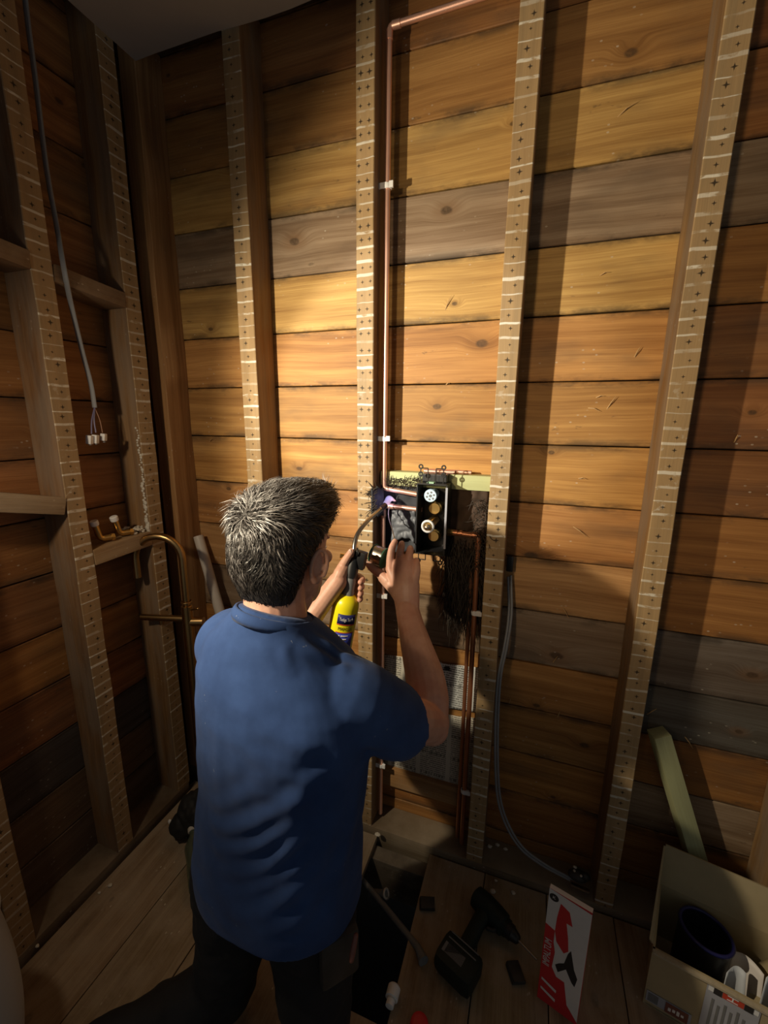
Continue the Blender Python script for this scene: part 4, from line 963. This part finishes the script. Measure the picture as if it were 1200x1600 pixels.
# right arm
RS, RE, RW = V(-.278, .680, .958), V(-.180, .845, .822), at(637, 955, 1.02)
def limb(pts, rad, flat=1.0): body.tube(bez(pts, 5), np.interp(np.linspace(0, 1, (len(pts) - 1) * 5 + 1), np.linspace(0, 1, len(rad)), rad), 18, flat=flat, round_caps=True)
limb([RS, lerp(RS, RE, .5) + V(.012, 0, -.012), RE], [.056, .054, .050, .046])
limb([RE, lerp(RE, RW, .35) + V(.014, -.004, -.006), lerp(RE, RW, .7) + V(.004, 0, 0), RW], [.044, .050, .048, .041, .035, .032])
body.ell(RE + V(.006, -.006, -.010), (.040, .037, .037))
body.tube([V(-.42, .67, .985), RS + V(0, 0, -.01)], [.06, .05], 14)
# left arm
LS, LE, LW = V(-.600, .70, 1.012), V(-.598, .885, .868), at(528, 908, .985)
limb([LS, lerp(LS, LE, .5) + V(-.012, 0, -.01), LE], [.055, .05, .046, .042])
limb([LE, lerp(LE, LW, .4) + V(-.004, .002, 0), LW], [.039, .040, .034, .028, .026])
body.tube([V(-.52, .67, .985), LS + V(0, 0, -.012)], [.06, .05], 14)
# hands -------------------------------------------------------------
def finger(pts, r, n=10): body.tube(bez(pts, 4), np.interp(np.linspace(0, 1, (len(pts) - 1) * 4 + 1), np.linspace(0, 1, len(r)), r), n, round_caps=True)
# right hand: back of the hand towards us, fingers up round the spool
K = [at(609, 889, 1.07), at(624, 885, 1.072), at(639, 885, 1.068), at(651, 891, 1.06)]
for k_, rr in zip(K, (.0125, .013, .0125, .0115)): body.tube([RW + (k_ - RW) * .05, lerp(RW, k_, .5), k_], [.019, .015, rr], 12, round_caps=True)
body.tube([RW, lerp(RW, (K[1] + K[2]) / 2, .55), (K[1] + K[2]) / 2], [.033, .040, .034], 16, flat=.6, round_caps=True, up=(0, 1, 0))
finger([K[0], at(610, 870, 1.08), at(613, 855, 1.092), at(617, 846, 1.106)], [.0118, .0112, .0102, .0085])
finger([K[1], at(624.5, 867, 1.08), at(627, 854, 1.092), at(628, 849, 1.108)], [.0118, .0112, .0102, .0085])
finger([K[2], at(639.5, 869, 1.076), at(641, 859, 1.088), at(641, 856, 1.104)], [.0118, .0112, .0102, .0085])
finger([K[3], at(651, 881, 1.07), at(650, 876, 1.086), at(647, 880, 1.104)], [.0110, .0102, .009, .0076])
TB = lerp(RW, K[0], .45)
body.tube([RW + V(0, .004, .004), TB + V(-.012, .012, .0), at(598, 902, 1.075)], [.020, .022, .0155], 12, round_caps=True)
finger([at(606, 908, 1.062), at(594, 897, 1.072), at(581, 887, 1.078), at(574, 879, 1.082)], [.0155, .0135, .0118, .0095])
RTT = at(574, 879, 1.082)
# left hand: wrapped round the torch neck
TA, TBm = at(551, 884, 1.012), at(545, 930, 1.0)
tax = (TA - TBm).normalized()
pal = at(537, 890, 1.0)
body.tube([LW, lerp(LW, pal, .5) + V(0, .004, .002), pal + V(0, .012, .006)], [.0255, .028, .024], 14, flat=.75, round_caps=True, up=(1, 0, 0))
finger([at(533, 888, 1.0), at(541, 874, 1.0), at(549, 862, 1.003)], [.0135, .0115, .0095])          # thumb lying up the valve
LTT = at(549, 862, 1.003)
rg = .0235
sidex = Vector((1, 0, 0)); sidex = (sidex - tax * sidex.dot(tax)).normalized(); fwd = tax.cross(sidex); fwd = fwd if fwd.y > 0 else -fwd
for k, h in enumerate((.66, .44, .22, .03)):
    c = lerp(TBm, TA, h); rr = rg + .0085
    pts = [c + (-sidex * math.cos(a) + fwd * math.sin(a)) * rr - tax * .002 * j for j, a in enumerate((-.35, .35, 1.1, 1.9, 2.7, 3.35 - .12 * k))]
    finger(pts, [.0105, .0105, .010, .0095, .009, .0078])
me = remesh(body, .0023, 3, .5); me.materials.append(M['skin']); link('body', me, person, True)
for s in (-1, 1):
    mb = MB(); mb.ell(H(s * .031, .087, .006), (.0125, .0105, .009), HR, 14, 8); ey_ = mb.build('eye', M['eyew'], person, True)
    mb = MB(); mb.ell(H(s * .031, .0965, .005), (.005, .002, .005), HR, 10, 6); mb.build('iris', M['ink'], ey_, True)
mb = MB(); mb.tube([H(-.022, .101, -.0595), H(0, .1065, -.0595), H(.022, .101, -.0595)], [.002, .0045, .002], 8); mb.build('lips', M['lip'], person, True)
for p, d in ((RTT, V(-.3, -.85, .4)), (LTT, V(-.1, -.95, .2))):
    mb = MB(); mb.ell(p + d.normalized() * .0072, (.0055, .0025, .0075)); mb.build('fingernail', M['nail'], person, True)

# hair: dark cap plus thousands of short strands ------------------------
cap = MB()
HAIR = [(-.092, .040, -.080, -.035), (-.075, .058, -.096, -.024), (-.045, .068, -.110, -.014), (-.015, .076, -.118, -.008), (.01, .081, -.122, .012), (.035, .085, -.125, .05), (.06, .0865, -.124, .088), (.085, .083, -.118, .104), (.105, .076, -.106, .110), (.122, .061, -.082, .108), (.134, .042, -.045, .092), (.140, .018, -.0, .055)]
ring_loft(cap, [(H(0, (b + f) / 2, z), XA * w_, YA * ((f - b) / 2)) for (z, w_, b, f) in HAIR], 36, 2.2)
cme = remesh(cap, .005, 4); cme.materials.append(M['haircap'])
hair_o = link('hair', cme, person, True)
cb_m = cme; cb_m.calc_loop_triangles()
tri = np.array([t.vertices[:] for t in cb_m.loop_triangles]); co = np.array([v.co[:] for v in cb_m.vertices]); no = np.array([v.normal[:] for v in cb_m.vertices])
ar = np.array([t.area for t in cb_m.loop_triangles]); NS = 20000
pick = RNG.choice(len(tri), NS, p=ar / ar.sum()); uv = RNG.random((NS, 2)); fl_ = uv.sum(1) > 1; uv[fl_] = 1 - uv[fl_]
P = co[tri[pick, 0]] + (co[tri[pick, 1]] - co[tri[pick, 0]]) * uv[:, :1] + (co[tri[pick, 2]] - co[tri[pick, 0]]) * uv[:, 1:]
Nn = no[tri[pick, 0]]
HRi = HR.inverted(); hv_, hf_, gy_ = [], [], []
for p, nrm in zip(P, Nn):
    p = Vector(p); nrm = Vector(nrm); l = HRi @ (p - HC)
    if nrm.dot(XA) and (HRi @ nrm).z < -.5: continue
    crown = Vector((-.01, -.075, .095)); away = (l - crown); away.normalize()
    topw = max(0, min(1, (l.z - .06) / .05)); frontw = max(0, min(1, (l.y + .02) / .08))
    fl0 = away * .9 + Vector((0, .75 * topw + .3 * frontw, .35 * topw - .55 * (1 - topw))) 
    cl = mnoise.noise(l * 17); cl2 = mnoise.noise(l * 17 + Vector((40, 3, 9)))
    fl0 += Vector((cl, cl2, mnoise.noise(l * 17 + Vector((7, 31, 2))))) * 1.35 + Vector((random.gauss(0, .22), random.gauss(0, .22), random.gauss(0, .22)))
    fl0 = HR @ fl0; tng = (fl0 - nrm * fl0.dot(nrm)).normalized()
    lift = .25 + .35 * topw + .25 * random.random(); d = (tng + nrm * lift).normalized()
    L = (.022 + .024 * topw + .012 * frontw * topw) * random.uniform(.6, 1.25)
    if l.z < -.03: L *= .6
    d2 = (tng + nrm * (lift * .1 - .12)).normalized(); wv = d.cross(nrm).normalized() * random.uniform(.00045, .0008)
    wv = (wv + nrm * random.uniform(-.0004, .0004))
    a0 = p - nrm * .002; a1 = a0 + d * L * .55; a2 = a1 + d2 * L * .5
    o_ = len(hv_); hv_ += [a0 - wv, a0 + wv, a1 + wv, a1 - wv, a2]; hf_ += [(o_, o_ + 1, o_ + 2, o_ + 3), (o_ + 3, o_ + 2, o_ + 4)]
    gy = max(0, min(1, .40 + (l.z - .02) * 3.4 + .3 * cl - .15 * frontw * (l.x > .03) - .3 * (l.x > .06)))  # real grey strands plus painted light: paler on top, darker on the right
    gy_ += [gy] * 5
mb = MB(); mb.v = [tuple(v) for v in hv_]; mb.f = hf_; mb.m = [0] * len(hf_)
hm_ = bpy.data.meshes.new('hair_strands'); hm_.from_pydata(mb.v, [], mb.f); hm_.update(); hm_.materials.append(M['hair'])
at_ = hm_.attributes.new('grey', 'FLOAT', 'POINT'); at_.data.foreach_set('value', gy_)
link('hair_strands', hm_, hair_o, True, 'stuff')

# t-shirt ----------------------------------------------------------------
sh = MB()
TOR = [(-.474, .655, .470, .190, .142), (-.474, .653, .55, .192, .145), (-.464, .648, .66, .186, .135), (-.448, .645, .76, .178, .131), (-.438, .648, .86, .180, .133), (-.436, .655, .94, .186, .134), (-.440, .662, 1.00, .180, .126), (-.448, .668, 1.05, .158, .108), (-.455, .672, 1.09, .115, .092), (-.460, .676, 1.118, .085, .080), (-.462, .678, 1.128, .07, .07)]
ring_loft(sh, [(V(x, y, z + 0), V(a, 0, -a * .17 * max(0, min(1, (z - .8) / .2)) * (1 if z < 1.06 else .6)), V(0, b, .0 if z < 1.05 else -.03 * (z - 1.05) / .08)) for (x, y, z, a, b) in TOR], 44, 2.35)
rs2 = lerp(RS, RE, .52)
sh.tube([V(-.46, .668, 1.075), V(-.53, .675, 1.045), LS + V(.01, -.01, .0)], [.062, .066, .07], 20)
sh.tube([V(-.45, .668, 1.06), V(-.36, .672, 1.005), RS], [.062, .066, .07], 20)
sh.tube(bez([V(-.37, .665, .985), RS + V(-.01, 0, .006), lerp(RS, RE, .42) + V(0, -.006, -.012), rs2 + V(-.002, -.006, -.008)], 5), np.interp(np.linspace(0, 1, 16), [0, .33, .66, 1], [.088, .076, .078, .077]), 26, round_caps=False)
ls2 = lerp(LS, LE, .72)
sh.tube(bez([V(-.54, .67, 1.02), LS + V(0, 0, .005), lerp(LS, LE, .4), ls2], 5), np.interp(np.linspace(0, 1, 16), [0, .33, .66, 1], [.09, .075, .074, .070]), 26)
sme = remesh(sh, .0045, 6, .5)
folds = []
def fold(pts, amp, sig, y=.53):
    amp *= .7; sig *= 1.25
    folds.append(([at(px, py, yy) for (px, py, yy) in [(q[0], q[1], q[2] if len(q) > 2 else y) for q in pts]], amp, sig))
fold([(345, 1285), (400, 1282), (450, 1258), (480, 1235)], .010, .012); fold([(350, 1318), (400, 1318), (445, 1292), (475, 1262)], .011, .011)
fold([(362, 1352), (410, 1358), (448, 1330), (470, 1300)], .011, .011); fold([(380, 1386), (430, 1374), (478, 1352), (500, 1330)], .009, .010)
fold([(395, 1418), (440, 1408), (470, 1376)], .009, .012); fold([(420, 1440), (470, 1440), (520, 1400)], .006, .014)
fold([(340, 1255), (380, 1240), (410, 1215)], .006, .012); fold([(345, 1120), (347, 1190), (352, 1260)], .003, .012); fold([(365, 1110), (372, 1190), (380, 1240)], .0025, .012)
fold([(442, 1006, .60), (446, 1024, .59), (456, 1048, .58)], .0035, .008); fold([(455, 1000, .62), (490, 1018, .63), (535, 1040, .65)], .009, .009, .63); fold([(470, 992, .64), (520, 1010, .67), (560, 1040, .69)], .008, .008)
fold([(430, 1140), (480, 1165), (530, 1185)], .006, .012, .545); fold([(420, 1175), (470, 1190), (540, 1200)], -.006, .012, .55); fold([(395, 1125), (430, 1150), (470, 1180)], .004, .014, .54)
fold([(530, 1090, .62), (580, 1110, .66), (640, 1105, .72)], .006, .010); fold([(515, 1130, .61), (570, 1145, .64), (630, 1140, .70)], .006, .012); fold([(510, 1165, .6), (560, 1172, .63), (610, 1168, .68)], -.005, .010)
fold([(525, 1230, .60), (500, 1330, .56), (470, 1420, .53)], .006, .016); fold([(555, 1220, .63), (540, 1330, .60), (520, 1440, .58)], .006, .016); fold([(330, 1400), (370, 1440), (430, 1470)], .005, .016)
VC = np.array([v.co[:] for v in sme.vertices]); VN = np.array([v.normal[:] for v in sme.vertices]); disp = np.zeros(len(VC))
for pts, amp, sig in folds:
    pp = np.array([q[:] for q in bez(pts, 6)]); best = np.full(len(VC), 9.0); tt = np.zeros(len(VC)); segs = len(pp) - 1
    for i in range(segs):
        a, b = pp[i], pp[i + 1]; ab = b - a; t = np.clip(((VC - a) @ ab) / (ab @ ab), 0, 1); dd = np.linalg.norm(VC - (a + t[:, None] * ab), axis=1)
        m_ = dd < best; best[m_] = dd[m_]; tt[m_] = (i + t[m_]) / segs
    env = np.clip(np.sin(np.pi * np.clip(tt, .06, .94)), 0, 1) ** .7
    disp += amp * env * (np.exp(-(best / sig) ** 2) - .45 * np.exp(-((best - sig * 1.8) / sig) ** 2))
for i, v in enumerate(sme.vertices):
    c = v.co; lo = max(0, min(1, (1.0 - c.z) / .4))
    disp[i] += .004 * (.4 + lo) * mnoise.noise(Vector((c.x * 7, c.y * 7, c.z * 11))) + .0016 * mnoise.noise(Vector((c.x * 22, c.y * 22, c.z * 30)))
VC += VN * disp[:, None]; sme.vertices.foreach_set('co', VC.ravel()); sme.update()
bm = bmesh.new(); bm.from_mesh(sme)                   # open the hem, the neck and the cuffs
kill = []
for f in bm.faces:
    c = f.calc_center_median()
    if c.z < .480 and f.normal.z < -.7: kill.append(f)
    elif (c - rs2).dot((RE - RS).normalized()) > .001 - .004 and f.normal.dot((RE - RS).normalized()) > .75 and (c - rs2).length < .1: kill.append(f)
    elif (c - ls2).dot((LE - LS).normalized()) > -.003 and f.normal.dot((LE - LS).normalized()) > .75 and (c - ls2).length < .1: kill.append(f)
bmesh.ops.delete(bm, geom=kill, context='FACES'); bm.to_mesh(sme); bm.free()
sme.materials.append(M['shirt']); shirt = link('t_shirt', sme, person, True)
# collar band, sleeve hems, shoulder seam
mb = MB(); pts = []
for k in range(33):
    t = 2 * math.pi * k / 32; pts.append(V(-.462 + .081 * math.cos(t), .670 + .081 * math.sin(t), 1.1235 - .024 * math.sin(t) - .010 * math.cos(t)))
vs = []; fs = []
for p in pts[:-1]:
    o_ = (p - V(-.462, .672, p.z)).normalized()
    for (dr_, dz) in ((.0035, -.014), (.0035, -.004), (-.004, .006), (-.008, .007), (-.010, .0), (-.006, -.013)): vs.append(p + o_ * dr_ + V(0, 0, dz))
for i in range(32):
    for k in range(6): fs.append((i * 6 + k, ((i + 1) % 32) * 6 + k, ((i + 1) % 32) * 6 + (k + 1) % 6, i * 6 + (k + 1) % 6))
mb.add(vs, fs); mb.build('collar', M['shirt'], shirt, True)

# trousers -----------------------------------------------------------------
tr_ = MB()
ring_loft(tr_, [(V(-.497, .655, z), V(a, 0, 0), V(0, b, 0)) for (z, a, b) in ((.44, .165, .118), (.52, .185, .125), (.60, .175, .115))], 30)
LH, RH_ = V(-.585, .655, .47), V(-.405, .655, .47)
LKn, RKn = V(-.640, .625, .085), V(-.375, .625, .085)
LAn, RAn = V(-.880, .375, .075), V(-.395, .245, .075)
for (h_, k_, a_) in ((LH, LKn, LAn), (RH_, RKn, RAn)):
    tr_.tube(bez([h_, lerp(h_, k_, .5) + V(0, .01, 0), k_], 5), np.interp(np.linspace(0, 1, 11), [0, .5, 1], [.112, .094, .074]), 22, round_caps=True)
    tr_.tube(bez([k_, lerp(k_, a_, .45), a_], 5), np.interp(np.linspace(0, 1, 11), [0, .45, 1], [.072, .070, .058]), 20, round_caps=True)
tme = remesh(tr_, .007, 5)
for v in tme.vertices: v.co += v.normal * (.007 * mnoise.noise(v.co * 16) + .003 * mnoise.noise(v.co * 40)); v.co.z = max(v.co.z, .002)
tme.materials.append(M['trousers']); link('trousers', tme, person, True)
# boots, soles towards the camera
for (k_, a_) in ((LKn, LAn), (RKn, RAn)):
    d = (a_ - k_); d.z = 0; d.normalize(); tmb = MB(); toe = a_ + d * .075 + V(0, 0, -.062)
    sd = Vector((-d.y, d.x, 0))
    tmb.tube([a_ - d * .05 + V(0, 0, .004), a_ + d * .03, a_ + d * .075 + V(0, 0, .002)], [.060, .058, .052], 16, round_caps=True)
    tmb.tube([a_ + d * .075 + V(0, 0, .005), a_ + d * .075 + V(0, 0, -.02)], [.05, .05], 14)
    tmb.tube([a_ + d * .06 + V(0, 0, .03), a_ + d * .05 + V(0, 0, -.03), a_ + d * .03 + V(0, 0, -.045)], [.045, .045, .028], 14, round_caps=True)
    bme = remesh(tmb, .006, 4)
    for v in bme.vertices: v.co.z = max(v.co.z, .003)
    bme.materials.append(M['leather']); bo = link('boot', bme, person, True)
    smb = MB()
    smb.box(a_ + d * .125 + V(0, 0, .005), (.085, .018, .13), Matrix((sd, d, UZ)).transposed(), .008)
    so = smb.build('sole', M['rubber'], bo, 'auto')
    smb = MB()
    for j in range(6): smb.box(a_ + d * .136 + V(0, 0, -.048 + .021 * j), (.075, .006, .010), Matrix((sd, d, UZ)).transposed(), .001)
    smb.build('tread', M['rubber'], bo)
# tool pouch with a handle on the right hip
pc = V(-.300, .60, .42); mb = MB(); mb.box(pc, (.085, .028, .12), Matrix.Rotation(math.radians(48), 3, 'Z'), .012); po = mb.build('tool_pouch', M['leather'], person, 'auto')
ha, hb_ = at(556, 1462, .60), at(549, 1500, .58); mb = MB(); mb.tube([ha, lerp(ha, hb_, .7), hb_], [.005, .006, .005], 12, round_caps=True); mb.build('tool_handle', M['handle'], po, True)

# ================================================================== GAS TORCH, SPOOL, FLAME
ba, bb2 = at(543.5, 927, 1.0), at(520, 1062, .972); bx = (bb2 - ba).normalized(); BR = .0365
gt = thing('gas_torch', bb2, 'yellow gas cylinder blowtorch held in the left hand', 'blowtorch')
mb = MB(); mb.lathe(ba, bx, [(0, .014), (.004, .020), (.012, .029), (.022, .0345), (.034, BR), (.25, BR), (.262, .030), (.266, .024)], 40); cyl = mb.build('gas_cylinder', M['yellow'], gt, 'auto')
view = (V(0, 0, CAM_Z) - ba); side = bx.cross(view).normalized(); side = side if side.x > 0 else -side; fr_ = side.cross(bx).normalized(); fr_ = fr_ if fr_.dot(view) > 0 else -fr_
ROTL = .10
def wrap_fn(h, R):
    def wf(x, y, z):
        a = x / R + ROTL; return ba + bx * (h - y) + (side * math.sin(a) + fr_ * math.cos(a)) * (R + z)
    return wf
def wrap_patch(h0, h1, x0, x1, mat, name, parent, R=BR + .0006):
    vs = []; fs = []; n = 14; m = 2
    for i in range(n + 1):
        for j in range(m):
            vs.append(wrap_fn(h0 + (h1 - h0) * j, R)(lerp(x0, x1, i / n), 0, 0))
    for i in range(n): fs.append((i * 2, i * 2 + 1, i * 2 + 3, i * 2 + 2))
    mb = MB(); mb.add(vs, fs); o = mb.build(name, M[mat], parent, True); s_ = o.modifiers.new('t', 'SOLIDIFY'); s_.thickness = .0004; s_.offset = 1; return o
lab_ = wrap_patch(.048, .076, -.020, .034, 'navy', 'brand_label', cyl); wrap_patch(.076, .079, -.020, .034, 'redp', 'label_line', lab_)
text('Tadigs Tools', .0125, (0, 0, 0), (1, 0, 0), (0, 1, 0), M['white_ink'], lab_, xs=.62, wrap=lambda x, y, z: wrap_fn(.062, BR + .0013)(x + .006, y, z))
text('MAP-PLUS', .0125, (0, 0, 0), (1, 0, 0), (0, 1, 0), M['dark_ink'], lab_, xs=.74, wrap=lambda x, y, z: wrap_fn(.089, BR + .0013)(x + .006, y, z))
l2_ = wrap_patch(.101, .168, -.020, .034, 'blue', 'text_label', cyl); wrap_patch(.099, .1015, -.020, .034, 'redp', 'label_line', l2_)
for k in range(4):
    for (xa_, xb_) in ((-.016, -.006 + .003 * (k % 2)), (-.003 + .003 * (k % 2), .018 - .004 * (k % 3))): wrap_patch(.1075 + .0095 * k, .1115 + .0095 * k, xa_, xb_, 'white_ink', 'print_line', l2_, BR + .0011)
wrap_patch(.150, .154, .010, .020, 'white_ink', 'label_line', l2_); wrap_patch(.163, .166, -.018, .026, 'white_ink', 'label_line', l2_)
wrap_patch(.178, .245, -.020, .034, 'navy', 'warning_label', cyl)
for k in range(5): wrap_patch(.190 + .008 * k, .1925 + .008 * k, -.014, .028, 'greyp', 'label_line', l2_)
dv = []
for i in range(3): dv.append(0)
vs = [wrap_fn(.118 + dy, BR + .0008)(-.050 + dx, 0, 0) for dx, dy in ((-.012, 0), (0, -.022), (.012, 0), (0, .022))]
mb = MB(); mb.prism(vs, -bx.cross(side) * .0003); mb.build('hazard_diamond', M['redp'], cyl)
nk = ba - bx * .0
mb = MB(); mb.lathe(ba + bx * .006, -bx, [(0, .017), (.012, .017), (.016, .0155), (.045, .0165), (.058, .014)], 20); mb.build('neck_collar', M['greyp'], gt, 'auto')
top = at(553, 872, 1.018)
mb = MB(); mb.tube([ba - bx * .045, lerp(ba, top, .75), top], [.017, .018, .013], 16); grip = mb.build('regulator_body', M['blackp'], gt, 'auto')
mb = MB(); mb.box(top + V(.016, .004, -.004), (.034, .022, .05), Matrix.Rotation(.2, 3, 'Y'), .004); mb.build('igniter_housing', M['blackp'], grip, 'auto')
mb = MB(); mb.tube([top + V(-.012, -.008, .004), top + V(-.034, -.014, .006)], [.006, .0085], 14); mb.build('valve_knob', M['brass'], gt, 'auto')
mb = MB(); mb.torus(top + V(.012, -.004, .02), (1, .4, 0), .010, .0025, 18, 6); mb.build('hanging_loop', M['blackp'], gt, True)
bpts = bez([top, at(554, 850, 1.035), at(560, 832, 1.06), at(574, 814, 1.10), at(590, 800, 1.15), at(598, 793, 1.178)], 6)
mb = MB(); mb.tube(bpts, np.interp(np.linspace(0, 1, len(bpts)), [0, .1, .5, .7, 1], [.0075, .0062, .0062, .0062, .0068]), 14); mb.build('burner_tube', M['steel'], gt, 'auto')
e0, e1 = bpts[-1], at(603, 788, 1.20); dd_ = (bpts[-1] - bpts[-3]).normalized()
mb = MB(); mb.lathe(e0 - dd_ * .012, dd_, [(0, .0068), (.004, .0085), (.026, .0095), (.0262, .008), (.012, .0075)], 18); mb.build('burner_tip', M['burnt'], gt, 'auto')
fb = e0 + dd_ * .013; ft = at(609, 779, 1.258); fv = (ft - fb)
mb = MB(); fp_ = bez([fb, lerp(fb, ft, .4), ft, ft + V(.018, .0, -.006)], 5); mb.tube(fp_, np.interp(np.linspace(0, 1, len(fp_)), [0, .25, .6, 1], [.007, .010, .011, .002]), 14, round_caps=True); mb.build('flame', M['flame'], gt, True)
# flame glow
fd = bpts and bpts[-1]; d = bpy.data.lights.new('flame_glow', 'POINT'); d.energy = .035; d.color = (.65, .55, 1.0); d.shadow_soft_size = .012; o = bpy.data.objects.new('flame_glow', d); COL.objects.link(o); o.location = lerp(fb, ft, .6) + V(-.004, -.012, .006)

# solder spool
sc_ = at(591, 868, 1.10); sax = V(.93, -.20, -.16).normalized()
sp = thing('solder_spool', sc_, 'spool of solder wire with green flange held in the right hand', 'spool')
mb = MB(); mb.lathe(sc_ - sax * .016, sax, [(0, .029), (.0005, .0305), (.003, .0305), (.0035, .029)], 32); mb.build('flange', M['green'], sp, 'auto')
mb = MB(); mb.lathe(sc_ + sax * .022, sax, [(0, .029), (.0005, .0305), (.003, .0305), (.0035, .029)], 32); mb.build('flange', M['green'], sp, 'auto')
mb = MB(); a_, b_, d_ = frame(sax); hp = []
for i in range(14 * 20 + 1):
    t = 2 * math.pi * i / 20; hp.append(sc_ + sax * (-.012 + .033 * i / 280) + (a_ * math.cos(t) + b_ * math.sin(t)) * .0265)
mb.tube(hp, .0014, 6); mb.lathe(sc_ - sax * .0125, sax, [(0, .0262), (.034, .0262)], 32); mb.build('wire_coil', M['solder'], sp, 'auto')
wpts = [sc_ + V(.03, .0, .012), at(616, 846, 1.12), at(613, 828, 1.16), at(608, 812, 1.20), at(607, 800, 1.225), at(609, 791, 1.24)]
mb = MB(); mb.tube(bez(wpts, 6), .0016, 8); mb.build('wire_end', M['solder'], sp, 'auto')
